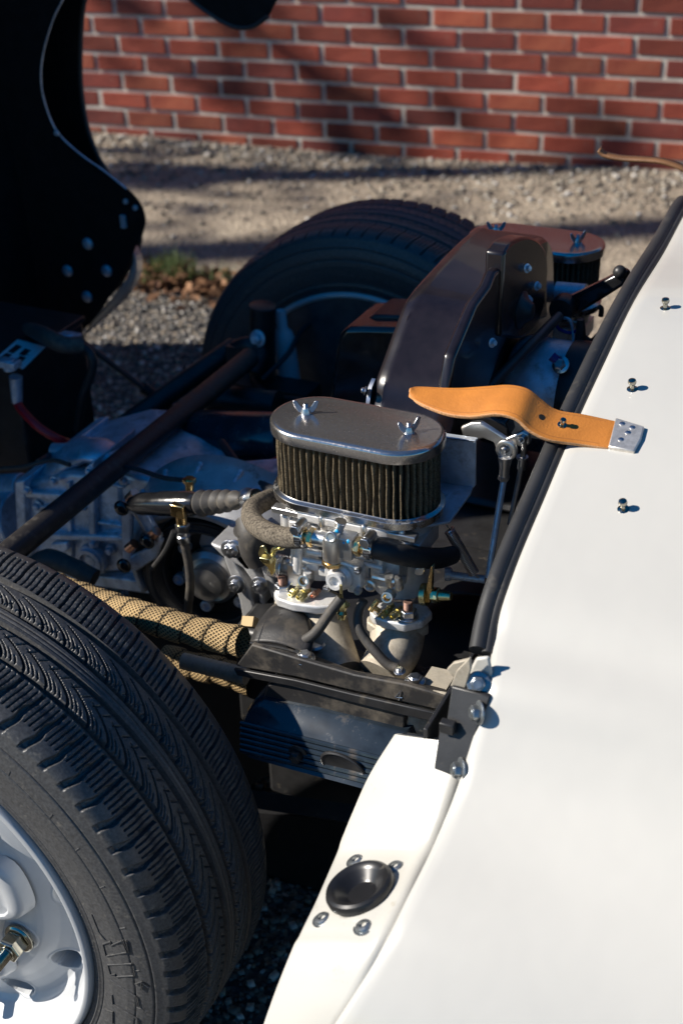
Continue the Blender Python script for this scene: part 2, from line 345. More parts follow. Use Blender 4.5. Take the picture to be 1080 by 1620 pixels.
for row in range(-1, 36):
    zc = -.7275+HI*(row+.5)
    if zc > 1.5: break
    for k in range(-27, 27):
        s = PI_*(k+.5)+(0 if row % 2 == 1 else PI_/2); c = WB+WD*s; c[2] = zc
        c = c+WN*(-.012+rb.normal()*.0008)
        if -1.62 < s < 1.15 and row < 11 and row >= 0:
            i = int(rb.choice([0, 3, 6, 0, 3, 1, 4, 7, 2, 5, 8], p=None)); src = bmesh_[i]
            if used < 9: o = bmesh_[used]
            else: o = src.copy(); COL.objects.link(o)
            used += 1; o.parent = wall; o.location = c-WB; o.rotation_euler = (rb.normal()*.006, rb.normal()*.003, wt+rb.normal()*.006)
        elif abs(s) < 4.45: stuffV.append((c, rb.random()))
g = G()
for c, q in stuffV: g.box(c, (PI_-.0145, .03, HI-.0115), (WD, WN, V3(0, 0, 1)))
sm_ = BM[0].copy(); n_ = sm_.node_tree.nodes; oi_ = [q for q in n_ if q.type == 'OBJECT_INFO'][0]; gi_ = n_.new('ShaderNodeNewGeometry'); sm_.node_tree.links.new(gi_.outputs['Random Per Island'], oi_.outputs['Random'].links[0].to_socket); obj('bricks', g, sm_, wall, smooth=False, kind='stuff')

# ---------------------------------------------------------------- trees outside the frame, towards the sun (their shade dapples the wall)
bark = mat('bark', (.10, .075, .055), .9, var=.3, vs=12, bump=.8, bs=40); leafm = mat('tree_leaf', (.06, .085, .03), .6, var=.3, vs=3)
def tree(dist, perp, rad, ch, cr, nleaf, seed, label):
    r = np.random.default_rng(seed); s = V3(-.9023, -.4311, 0); p = V3(-.4311, .9023, 0)
    b = V3(-.7, 2.3, GZ)*0+s*dist+p*perp+V3(0, 0, GZ-.05)
    t = empty('tree', b, label=label, category='tree'); g = G()
    H = ch+1.5; g.tube([b, b+V3(.05, .05, H*.4), b+V3(-.05, .1, H*.75), b+V3(0, 0, H)], [rad*1.2, rad, rad*.75, rad*.3], 12, 6)
    tips = []
    for i in range(16):
        h = ch-cr*1.1+2.2*cr*r.random(); a = r.random()*6.28; e = b+V3(math.cos(a)*cr*(.5+.5*r.random()), math.sin(a)*cr*(.5+.5*r.random()), h+.5*r.random())
        g.tube([b+V3(0, 0, h-.6), (b+V3(0, 0, h-.6)+e)/2+V3(0, 0, .1), e], [rad*.16, rad*.1, rad*.03], 6, 4); tips.append(e)
    obj('trunk', g, bark, t)
    V = []; F = []; n = 0
    for i in range(nleaf):
        e = tips[int(r.integers(16))]; c = e+r.normal(size=3)*cr*.2; a = nrm(r.normal(size=3)); bb = nrm(np.cross(a, r.normal(size=3))); sz = .05+.05*r.random()
        V += [c-a*sz, c-bb*sz*.5, c+a*sz, c+bb*sz*.5]; F.append((n, n+1, n+2, n+3)); n += 4
    fastobj('crown', V, F, leafm, t, smooth=False)
tree(7, 2.70, .13, 4.2, .6, 260, 21, 'short tree left of the frame whose trunk shades the sandy strip')
tree(9.5, 1.98, .10, 12.5, 1.3, 900, 22, 'slim tree farther left whose shade falls behind the far tyre')
tree(10, 4.9, .12, 7.6, 1.5, 700, 23, 'leafy tree left of the frame that dapples the brick wall')

# ---------------------------------------------------------------- the car
car = empty('sports_car', (0, .27, GZ), label='white open sports car with its rear clamshell raised over the exposed twin-carburettor engine', category='car')
# seam of the body where the raised clamshell closes (near side to far side)
seam = [P(420, 1800, y=-.465), P(520, 1640, y=-.442), P(602, 1505, y=-.402), P(645, 1420, y=-.366), P(690, 1330, y=-.320), P(726, 1240, y=-.280), P(752, 1150, y=-.25), P(772, 1080, y=-.228),
        P(782, 1010, x=.204), P(797, 950, x=.202), P(822, 880, x=.2), P(860, 790, x=.2), P(902, 690, x=.2), P(950, 585, x=.2), P(1003, 475, x=.199), P(1050, 398, x=.196), P(1092, 322, x=.192),
        V3(.19, .56, .055), V3(.19, .69, -.01), V3(.2, .76, -.08), V3(.21, .83, -.2), V3(.18, .90, -.35), V3(.12, .93, -.6)]
seam = smooth_path(seam, 6)
SN = len(seam); cols = [0, .0015, .005, .012, .03, .08, .15, .25, .4, .6, .9, 1.3]
def seam_n(i):
    t = nrm(seam[min(i+1, SN-1)]-seam[max(i-1, 0)]); n = np.cross(V3(1, 0, 0), t); n = nrm(n); return -n if n@(seam[i]-V3(.4, .27, -.35)) < 0 else n
seam_s = np.array(seam)
for _ in range(160): seam_s[1:-1] = (seam_s[:-2]+2*seam_s[1:-1]+seam_s[2:])/4
A = []
for i in range(SN):
    n = seam_n(i); row = [seam[i]-n*.012]
    for d in cols:
        sag = -.004 if d == 0 else (-.0012 if d < .004 else 0)
        bl = min(1., max(0., (d-.02)/.3)); bl = bl*bl*(3-2*bl); row.append(seam[i]*(1-bl)+V3(seam[i][0], seam_s[i][1], seam_s[i][2])*bl+V3(d, 0, 0)+n*(sag+.025*math.sin(min(d, 1.2)*1.2))+V3(0, 0, .03*d))
    A.append(row)
g = G(); g.grid(A); body = obj('body_panel', g, M['white'], car, ang=60, solid=.003, label='white painted body panel ahead of the engine bay')
seam_a = np.array(seam)
from mathutils.bvhtree import BVHTree
def bvh(A):
    g = G(); g.grid(A); return BVHTree.FromPolygons(np.concatenate(g.v).tolist(), g.f)
skin_tree = bvh(A)
def hit(tree, px, py):
    v = nrm(FW + RT*(px-540)/FPX + UP*(810-py)/FPX); c, n, i, d = tree.ray_cast(Vector(CAM), Vector(v)); n = np.array(n)
    return np.array(c), (n if n@v < 0 else -n)
def on_skin(px, py): return hit(skin_tree, px, py)
# rubber seal
# D-shaped bulb seal with a groove, following the seam up from its lower end
sp = [seam[i]+V3(-.0125, 0, .0)-seam_n(i)*.002 for i in range(46, SN-14, 5)]
g = G(); g.tube(sp, .0074, 16, 6)
g2 = G(); g2.tube([q+V3(.0078, 0, -.001) for q in sp], [.0046]*len(sp), 10, 6)
seal = obj('rubber_seal', g, M['rubber'], body, label='black rubber seal along the edge of the opening'); obj('seal_lip', g2, M['rubber'], seal)
# tonneau snap studs
for px, py in ((1052, 489), (1000, 617), (986, 807)):
    c, n = on_skin(px, py); g = G()
    g.lathe(c-n*.001, n, [(.0063, 0), (.0063, .0016), (.0048, .0028), (.0024, .0034), (.0022, .0075), (.0034, .0085), (.0040, .0105), (.0034, .0125), (.0012, .0135)], 20)
    obj('snap_stud', g, M['dark_chrome'], body)

# leather strap on the near side, riveted to the panel, its free end over the filter
top = [(647, 616), (664, 614), (720, 616), (770, 613), (806, 611), (834, 617), (856, 634), (880, 650), (925, 658), (975, 669)]
bot = [(648, 629), (664, 640), (705, 656), (745, 661), (785, 657), (815, 664), (838, 683), (868, 697), (915, 704), (962, 711)]
ty, by_ = on_skin(975, 669)[0][1], on_skin(962, 711)[0][1]; print('strap root', ty, by_)
yt = [ty-.021, ty-.012, ty-.009, ty-.010, ty-.011, ty-.012, ty-.012, ty-.011, ty-.005, ty-.0015]; yb = [ty-.028, ty-.037, ty-.045, ty-.048, ty-.049, ty-.049, ty-.048, ty-.046, by_-.005, by_-.0015]
T3 = smooth_path([P(*q, y=y) for q, y in zip(top, yt)], 6); B3 = smooth_path([P(*q, y=y) for q, y in zip(bot, yb)], 6)
A2 = [[b*(1-t)+a*t+V3(0, 0, .0012*math.sin(math.pi*t)) for t in np.linspace(0, 1, 9)] for a, b in zip(T3, B3)]
g = G(); g.grid(A2)
strap = obj('leather_strap', g, M['leather'], body, ang=80, solid=.0042, offs=0, label='tan leather strap reaching over the near air filter')
strap.data.materials.append(M['leather_edge']); strap.modifiers['solid'].material_offset_rim = 1
mb = strap.modifiers.new('bevel', 'BEVEL'); mb.width = .0008; mb.segments = 2; mb.limit_method = 'ANGLE'
def strap_up(i, j): 
    n = nrm(np.cross(A2[min(i+1, len(A2)-1)][j]-A2[i-1][j], A2[i][min(j+1, 8)]-A2[i][max(j-1, 0)])); return n if n@(CAM-A2[i][j]) > 0 else -n
crease = mat('leather_crease', (.33, .12, .025), .6)
for a in (.1, .9):
    pts = [A2[i][0]*(1-a)+A2[i][8]*a+strap_up(i, 4)*.0022 for i in range(2, len(A2)-1, 2)]
    g = G(); g.tube(pts, .00045, 5, 3); obj('edge_crease', g, crease, strap)
g = G(); n = strap_up(36, 4); c = A2[38][4]; g.lathe(c+n*.0016, n, [(.0034, 0), (.003, .0008)], 14); obj('strap_slot', g, M['void'], strap)
g = G(); c = A2[44][4]; n = strap_up(44, 4); g.lathe(c+n*.0018, n, [(.0042, 0), (.0042, .0006), (.0022, .001), (.002, .0045), (.003, .0055), (.0025, .0075), (.001, .008)], 14); obj('strap_stud', g, M['dark_chrome'], strap)
# chromed clip at the strap root
pc = [on_skin(*q)[0]+on_skin(*q)[1]*.002 for q in ((962, 713), (1003, 720), (1014, 700), (1019, 681), (974, 667))]
n = nrm(np.cross(pc[1]-pc[0], pc[4]-pc[0])); n = n if n[2] > 0 else -n
g = G(); g.prism([q-n*.003 for q in pc], n*.0062); clip = obj('strap_clip', g, M['clip'], strap, bevel=.001)
for px, py in ((984, 677), (1000, 683), (993, 691), (982, 702)):
    cc = on_skin(px, py)[0]; g = G(); g.lathe(cc+n*.0048, n, [(.0026, 0), (.0024, .0009), (.0012, .0014)], 12); obj('clip_screw', g, M['zinc'], clip)
# far strap, curled up
cl = [(949, 233), (958, 241), (985, 247), (1020, 249), (1050, 252), (1080, 262), (1115, 280)]
T3 = smooth_path([P(*q, y=.618) for q in cl], 5); B3 = smooth_path([P(q[0]-3, q[1]+5, y=.582) for q in cl], 5)
g = G(); g.grid([[b, (a+b)/2, a] for a, b in zip(T3, B3)]); obj('leather_strap', g, M['leather_dark'], body, solid=.004, label='far leather strap curling up in shade against the wall')

M['cup'] = mat('polished_rubber', (.013, .013, .014), .3, var=.2, dirt=(.10, .09, .07), dirt_amt=.05, ds=60)
# ---------------- jamb with locating cup
L_ = [P(618, 1163, y=-.225), P(578, 1225, y=-.243), P(548, 1290, y=-.262), P(524, 1350, y=-.287), P(494, 1420, y=-.345), P(462, 1487, y=-.388), P(428, 1572, y=-.415), P(400, 1660, y=-.435), P(380, 1740, y=-.45)]
R_ = [P(735, 1180, y=-.24), P(728, 1225, y=-.258), P(705, 1295, y=-.282), P(681, 1350, y=-.306), P(648, 1420, y=-.356), P(611, 1490, y=-.396), P(570, 1570, y=-.422), P(520, 1645, y=-.440), P(470, 1720, y=-.453)]
Ls = smooth_path(L_, 10); Rs = smooth_path(R_, 10); NJ = len(Ls)
def sstep(a, b, x): t = min(1, max(0, (x-a)/(b-a))); return t*t*(3-2*t)
A3 = []
for i in range(NJ):
    u = i/10; row = []
    ln = nrm(np.cross(Rs[i]-Ls[i], (Ls[min(i+1, NJ-1)]-Ls[max(i-1, 0)]))); ln = ln if ln@(CAM-Ls[i]) > 0 else -ln
    for t in np.linspace(0, 1, 26):
        q = Ls[i]*(1-t)+Rs[i]*t
        rec = (sstep(2.75, 2.95, u)-sstep(4.9, 5.1, u))*(1-sstep(.80, .92, t))*(sstep(.02, .10, t))
        q = q-ln*.0025*rec+ln*.004*math.sin(math.pi*t)-ln*(.010*(1-sstep(0, .07, t))+.012*sstep(.95, 1, t))
        row.append(q)
    row = [row[0]-ln*.03+nrm(Ls[i]-Rs[i])*-.012]+row
    A3.append(row)
A3 = [[q+V3(0, .02, -.014) for q in A3[0]]]+A3
jn = nrm(np.cross(Rs[42]-Ls[42], Ls[46]-Ls[38])); jn = jn if jn@(CAM-Ls[42]) > 0 else -jn
jamb_tree = bvh(A3)
def on_jamb(px, py): return hit(jamb_tree, px, py)[0]
cc = on_jamb(573, 1413)
g = G(); g.grid(A3); vv_ = np.concatenate(g.v)
g.f = [f for f in g.f if not all(np.linalg.norm(vv_[i]-cc) < .0262 for i in f)]
jamb = obj('jamb_panel', g, M['jamb'], car, ang=50, solid=.003, label='white jamb flange with black locating cup')
hn = hit(jamb_tree, 573, 1416)[1]; print('JN', hn); cn = nrm(hn*.75+V3(.02, -.05, 1)*.25); cc = cc+cn*.0045; g = G()
g.lathe(cc-cn*.004, cn, [(.026, 0), (.0282, .002), (.0285, .0055), (.0272, .0085), (.0248, .0098), (.0222, .0092), (.0190, .0068), (.0135, .0012), (.0115, -.0002), (.0100, -.0012), (.0094, -.004), (.0088, -.035), (.001, -.035)], 48)
obj('locating_cup', g, M['cup'], jamb, ang=30)
def button_screw(c, n, r, parent, m='zinc'):
    g = G(); g.lathe(c, n, [(r*1.3, 0), (r*1.3, r*.10), (r*1.02, r*.12), (r, r*.22), (r*.88, r*.42), (r*.60, r*.52), (r*.46, r*.52), (r*.42, r*.12), (.0001, r*.12)], 24); return obj('screw', g, M[m], parent)
for px, py in ((564, 1364), (626, 1374), (511, 1456), (576, 1468)): button_screw(on_jamb(px, py)+cn*.0002, cn, .0068, jamb, 'zinc_dark')
g = G(); g.lathe(on_jamb(597, 1453)-jn*.003, jn, [(.0048, 0), (.0048, .0015), (.0035, .0015), (.0032, -.004), (.0001, -.004)], 16); obj('screw_hole', g, mat('rusty_hole', (.10, .06, .03), .8), jamb)

# ---------------------------------------------------------------- wheels
WX, WZ, WYC = -.322, -.394, -.270
def tyre_arrays():
    # cross-section: list of (v, r) from outer bead over the tread to inner bead
    half = [(.0930, .213), (.0950, .220), (.0985, .236), (.1000, .252), (.0990, .268), (.0965, .279), (.0935, .2865)]
    sh = []
    for t in np.linspace(0, 1, 15)[1:]:
        a = t*math.pi/2*.93; sh.append((.0565+.036*math.cos(a)**.9, .2885+.0150*math.sin(a)))
    tr = []
    nflat = 112; vv = np.linspace(.0545, -.0545, nflat); tr = [(v, .3055-.0035*(v/.056)**2) for v in vv]
    def dens(p, n): 
        p = np.array(p); s = np.concatenate([[0], np.cumsum(np.hypot(*np.diff(p, axis=0).T))]); q = np.linspace(0, s[-1], n); return np.stack([np.interp(q, s, p[:, 0]), np.interp(q, s, p[:, 1])], 1)
    side = dens(half, 84); shd = dens([half[-1]]+sh+[tr[0]], 60)[1:-1]
    left = np.concatenate([side, shd]); full = np.concatenate([left, np.array(tr), (left*[-1, 1])[::-1]])
    a_hi = np.radians(np.arange(-92, 122, .115)); a_lo = np.radians(np.arange(125, 265, 1.5)); ang = np.concatenate([a_hi, a_lo])
    return full, ang
sec, ang = tyre_arrays()
U_, Vv = np.meshgrid(ang, sec[:, 0], indexing='ij'); Rr = np.repeat(sec[None, :, 1], len(ang), 0)
NP = 78
def pulse(x, w_, soft):   # x: signed distance from groove centre, 1 in the groove
    return 1-np.clip((np.abs(x)-w_/2)/soft, 0, 1)
depth = np.zeros_like(Rr)
for vc, wd in ((.0400, .0050), (.0095, .0040), (-.0095, .0040), (-.0390, .0050)):
    depth = np.maximum(depth, .0068*pulse(Vv-vc, wd, .0010))
for vc in (.0022, -.0022): depth = np.maximum(depth, .0016*pulse(Vv-vc, .0006, .0006))
def lat(off, slope_v, width, dep, lo, hi, per=1, curve=0, edge=.004, vc=0):
    """lateral grooves: angular phase as a function of v, only for lo<v<hi"""
    ph_ = (U_/(2*np.pi)*NP*per+off+slope_v*(Vv-vc)/.01+curve*((Vv-vc)/.01)**2) % 1.0
    d = (ph_-.5)*(2*np.pi*.3/(NP*per))
    m = np.clip((Vv-lo)/edge, 0, 1)*np.clip((hi-Vv)/edge, 0, 1)
    return dep*pulse(d, width, .0007)*m
mid_hi, mid_lo = .0365, .0125
for (s_, lo_, hi_) in ((1, .0122, .0372), (-1, -.0372, -.0122)):
    off = .1 if s_ > 0 else .45
    # swooping hooks that start square at the outer groove and turn along the tread
    depth = np.maximum(depth, lat(off, 0, .0022, .0052, .0165 if s_ > 0 else -.0330, .0385 if s_ > 0 else -.0105, curve=-.28, vc=(.040 if s_ > 0 else -.0095), edge=.002))
    for k in range(1, 4): depth = np.maximum(depth, lat(off+k*.2, 0, .0008, .0026, .020+.003*k if s_ > 0 else -.030+.003*k, .0375 if s_ > 0 else -.0115, curve=-.24, vc=(.040 if s_ > 0 else -.0095), edge=.002))
    for k in range(2): depth = np.maximum(depth, lat(off+.3+k*.5, -.35, .0008, .0024, .0125 if s_ > 0 else -.020, .020 if s_ > 0 else -.0125, edge=.001))
for s_ in (1, -1):
    lo_, hi_ = (.043, .089) if s_ > 0 else (-.089, -.043)
    g_main = lat(.25, -.03*s_, .0028 if s_ > 0 else .0018, .0056, lo_, hi_, curve=-.004, vc=s_*.043, edge=.0015)
    # wide scalloped mouths towards the sidewall
    ph_ = (U_/(2*np.pi)*NP+.25-.03*s_*(Vv-s_*.043)/.01-.004*((Vv-s_*.043)/.01)**2) % 1.0; d = (ph_-.5)*(2*np.pi*.29/NP)+.0012*np.sin(Vv*260)
    av = np.abs(Vv); w_ = .0024+.0030*np.clip((av-.062)/.024, 0, 1)
    mouth = .0045*pulse(d-.0010, w_, .0014)*np.clip((av-.050)/.004, 0, 1)*np.clip((.0925-av)/.0015, 0, 1)*(Vv*s_ > 0)*(s_ > 0)
    depth = np.maximum(depth, np.maximum(g_main, mouth))
    for k in (.27, .5, .73): depth = np.maximum(depth, lat(.25+k, -.03*s_, .0009, .0026, lo_+.001 if s_ > 0 else lo_+.012, hi_-.012 if s_ > 0 else hi_-.001, curve=-.004, vc=s_*.043, edge=.0015))
# radius is reduced by the depth along the section normal
dn = np.gradient(sec, axis=0); nn = np.stack([-dn[:, 1], dn[:, 0]], 1); nn /= np.linalg.norm(nn, axis=1)[:, None]; nn *= np.sign((nn*np.stack([sec[:, 0]*1.0, sec[:, 1]-.25], 1)).sum(1))[:, None]
# sidewall rings: raised fine lines and a small step under the shoulder
side = np.abs(sec[:, 0]) > .0925
ring = np.where(side, -.0016*np.exp(-((sec[:, 1]-.2790)/.0007)**2)-.0012*np.exp(-((sec[:, 1]-.2610)/.0006)**2)+.0012*np.exp(-((sec[:, 1]-.2200)/.0012)**2)-.0010*np.exp(-((sec[:, 1]-.2245)/.0006)**2), 0)
Vd = Vv-nn[None, :, 0]*(depth-ring[None]); Rd = Rr-nn[None, :, 1]*(depth-ring[None])
X = WX+Rd*np.cos(U_); Z = WZ+Rd*np.sin(U_); Y = WYC-Vd
nu, nv = X.shape; idx = np.arange(nu*nv).reshape(nu, nv)
Fq = np.stack([idx, np.roll(idx, -1, 0), np.roll(np.roll(idx, -1, 0), -1, 1), np.roll(idx, -1, 1)], -1)[:, :-1].reshape(-1, 4)
wheel = empty('wheel', (WX, WYC, WZ), car, label='near rear wheel with silver slotted rim in full sun')
tyre = fastobj('tyre', np.stack([X, Y, Z], -1).reshape(-1, 3), Fq, M['tyre'], wheel)
tyre.data.set_sharp_from_angle(angle=math.radians(50))
# raised letters and ribbed marks on the near sidewall
def side_pt(a, rr_, lift=.0):
    v = np.interp(rr_, [.213, .220, .236, .252, .268, .279, .2865], [.0930, .0950, .0985, .1000, .0990, .0965, .0935]); a = math.radians(a)
    return V3(WX+rr_*math.cos(a), WYC-v-lift, WZ+rr_*math.sin(a))
g = G()
def wall_pt(cx3, cy3):      # mark on the near sidewall, from its place in an enlarged detail
    q = P(cx3/3.6, 1180+cy3/3.6, y=-.3665); r_ = math.hypot(q[0]-WX, q[2]-WZ); a = math.degrees(math.atan2(q[2]-WZ, q[0]-WX)); q = P(cx3/3.6, 1180+cy3/3.6, y=side_pt(a, r_)[1]-.0009); return q
for shp, closed in (([(585, 1132), (630, 1116), (628, 1140), (694, 1112), (722, 1178), (604, 1200)], 1), ([(612, 1250), (748, 1243), (760, 1312), (660, 1318), (656, 1304), (628, 1304)], 1), ([(622, 1330), (700, 1385), (772, 1430), (786, 1490)], 0),
                    ([(636, 1420), (642, 1474), (720, 1520), (780, 1556), (784, 1600)], 0), ([(610, 1510), (640, 1516), (640, 1584)], 0), ([(520, 960), (560, 1060), (600, 1110)], 0), ([(700, 1108), (735, 1185), (716, 1108)], 0), ([(770, 1360), (805, 1345), (800, 1390)], 0), ([(805, 1350), (850, 1380)], 0)):
    q = [wall_pt(*t_) for t_ in shp]; g_ = G(); g_.tube(q+([q[0]] if closed else []), .00075, 5, 1); obj('raised_letter', g_, M['tyre'], tyre)
for a in (52, 41, 33, 24, 14, 3, -8):
  if a: g.tube([side_pt(a, .262), side_pt(a+.3, .268)], .0006, 5, 1); g.tube([side_pt(a+.8, .2155), side_pt(a+.9, .2205)], .0005, 5, 1); g.tube([side_pt(a+2, .2155), side_pt(a+2.1, .2205)], .0005, 5, 1)
obj('raised_marks', g, M['tyre'], tyre, kind='stuff')
# rim
prof_r = [(.2125, -.004), (.2125, .003), (.2100, .006), (.2060, .0065), (.2035, .004), (.2020, -.006), (.1960, -.013), (.1910, -.018), (.186, -.028), (.181, -.038), (.176, -.043), (.170, -.044), (.160, -.042), (.150, -.038), (.142, -.033), (.136, -.0295), (.130, -.0275), (.122, -.026), (.112, -.026), (.100, -.026), (.085, -.026), (.060, -.026), (.03, -.026), (.001, -.026)]
pr_ = np.array(prof_r)[::-1]; rs = np.concatenate([np.linspace(.001, .12, 20), np.linspace(.121, .2025, 120), np.linspace(.203, .2125, 14)]); hs = np.interp(rs, pr_[:, 0], pr_[:, 1]); hs[-3:] = [.005, .001, -.006]
for _ in range(3): hs[1:-4] = (hs[:-5]+hs[1:-4]*2+hs[2:-3])/4
YR = WYC-.093
ua = np.radians(np.arange(0, 360, .4)); UA, RS = np.meshgrid(ua, rs, indexing='ij'); HS = np.repeat(hs[None], len(ua), 0).copy()
for k in range(10):
    a0 = math.radians(-27+36*k); da = (UA-a0+np.pi) % (2*np.pi)-np.pi; lx = da*.163; ly = RS-.163; c_, s_ = math.cos(.55), math.sin(.55)
    qx, qy = lx*c_+ly*s_, -lx*s_+ly*c_; d = np.sqrt((qx/.0175)**2+(qy/.0115)**2)
    HS -= .045*np.clip((1.03-d)/.06, 0, 1); HS += .0010*np.exp(-((d-1.15)/.09)**2)
for k in range(5):
    a0 = math.radians(-21+72*k); px_, py_ = RS*np.cos(UA)-.116*math.cos(a0), RS*np.sin(UA)-.116*math.sin(a0); d = np.hypot(px_, py_)
    HS += .0006*np.clip((.018-d)/.001, 0, 1)
g = G(); g.grid(np.stack([WX+RS*np.cos(UA), YR-HS, WZ+RS*np.sin(UA)], -1), cu=True); rim = obj('rim', g, M['rim'], wheel, ang=55)
g = G(); A = []
for i in range(120):   # raised five-lobed centre
    a = 2*math.pi*i/120; lob = math.cos(5*(a-math.radians(-21+36))); rr_ = .112+.020*math.tanh(2.2*lob)
    A.append([V3(WX+q*rr_*math.cos(a), YR-h+.024, WZ+q*rr_*math.sin(a)) for q, h in ((1.03, -.002), (1.0, .009), (.975, .013), (.93, .0145), (.88, .0145), (.86, .012), (.80, .012), (.6, .018), (.3, .022), (.001, .024))])
g.grid(A, cu=True); obj('hub_cap', g, M['rim'], wheel, ang=45)
for k in range(5):
    a = math.radians(-21+72*k); c = V3(WX+.116*math.cos(a), YR+.023, WZ+.116*math.sin(a)); n = V3(.0, -1, .0)
    g = G(); g.lathe(c, n, [(.0165, 0), (.0165, .003), (.014, .005)], 24); g.hexn(c+n*.005, n, .0135, .016); g.lathe(c+n*.021, n, [(.0085, 0), (.0085, .002)], 20)
    ln = obj('lug_nut', g, M['dark_chrome'], wheel, bevel=.0006)
    g = G(); g.lathe(c+n*.021, n, sum([[(.0068, .0014*i), (.0060, .0014*i+.0007)] for i in range(14)], [])+[(.0035, .0196), (.003, .015)], 18); obj('stud', g, M['dark_chrome'], ln)
# far wheel: same tyre mirrored, seen from its inner side
fw = empty('wheel', (WX, .544-WYC, WZ), car, label='far rear wheel in shade showing its inner face')
t2 = tyre.copy(); COL.objects.link(t2); t2.parent = fw; t2.location = (tyre.location.x, -tyre.location.y, tyre.location.z); t2.scale = (1, -1, 1)
yF = .544-WYC
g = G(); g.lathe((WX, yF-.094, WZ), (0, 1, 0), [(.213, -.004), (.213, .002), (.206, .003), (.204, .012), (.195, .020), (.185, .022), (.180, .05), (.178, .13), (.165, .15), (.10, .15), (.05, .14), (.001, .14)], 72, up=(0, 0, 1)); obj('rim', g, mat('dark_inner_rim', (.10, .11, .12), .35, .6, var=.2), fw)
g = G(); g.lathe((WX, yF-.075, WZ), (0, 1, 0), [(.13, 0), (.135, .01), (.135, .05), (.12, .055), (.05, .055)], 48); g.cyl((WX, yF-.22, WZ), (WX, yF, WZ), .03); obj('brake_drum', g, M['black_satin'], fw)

g = G(); g.tube([V3(WX+.206*math.cos(a), yF-.096, WZ+.206*math.sin(a)) for a in np.linspace(0, 2*math.pi, 90)], .0055, 10, 1); g.tube([V3(WX+.190*math.cos(a), yF-.084, WZ+.190*math.sin(a)) for a in np.linspace(0, 2*math.pi, 90)], .003, 8, 1); obj('rim_lip', g, M['rim'], fw)

# ---------------------------------------------------------------- engine, near bank: air filter
def stadium(L, W, off, z, n=96, yo=0, xo=0):
    r = W/2; h = L/2-r; R = r+off; per_s = 2*h; per_a = math.pi*R; tot = 2*(per_s+per_a); out = []
    for k in range(n):
        s = tot*k/n
        if s < per_s/2: p = (s, R)
        elif s < per_s/2+per_a: a = (s-per_s/2)/R; p = (h+R*math.sin(a), R*math.cos(a))
        elif s < 1.5*per_s+per_a: p = (h-(s-per_s/2-per_a), -R)
        elif s < 1.5*per_s+2*per_a: a = (s-1.5*per_s-per_a)/R; p = (-h-R*math.sin(a), -R*math.cos(a))
        else: p = (-h+(s-1.5*per_s-2*per_a), R)
        out.append(V3(p[0]+xo, p[1]+yo, z))
    return out
FL, FWD = .1714, .0870
def pleat_mat():
    m = mat('pleated_gauze', (.085, .065, .04), .9, col2=(.26, .205, .13), vs=700, spec=.1)
    N = m.node_tree.nodes; L = m.node_tree.links; b = N['Principled BSDF']; tc = N['Texture Coordinate']
    wv = N.new('ShaderNodeTexWave'); wv.bands_direction = 'Z'; wv.inputs['Scale'].default_value = 330; wv.inputs['Distortion'].default_value = .6; L.new(tc.outputs['Object'], wv.inputs['Vector'])
    w2 = N.new('ShaderNodeTexWave'); w2.bands_direction = 'DIAGONAL'; w2.inputs['Scale'].default_value = 260; L.new(tc.outputs['Object'], w2.inputs['Vector'])
    ad = N.new('ShaderNodeMath'); ad.operation = 'ADD'; L.new(wv.outputs['Fac'], ad.inputs[0]); L.new(w2.outputs['Fac'], ad.inputs[1])
    bp = N.new('ShaderNodeBump'); bp.inputs['Strength'].default_value = .7; bp.inputs['Distance'].default_value = .0008; L.new(ad.outputs[0], bp.inputs['Height']); L.new(bp.outputs[0], b.inputs['Normal'])
    return m
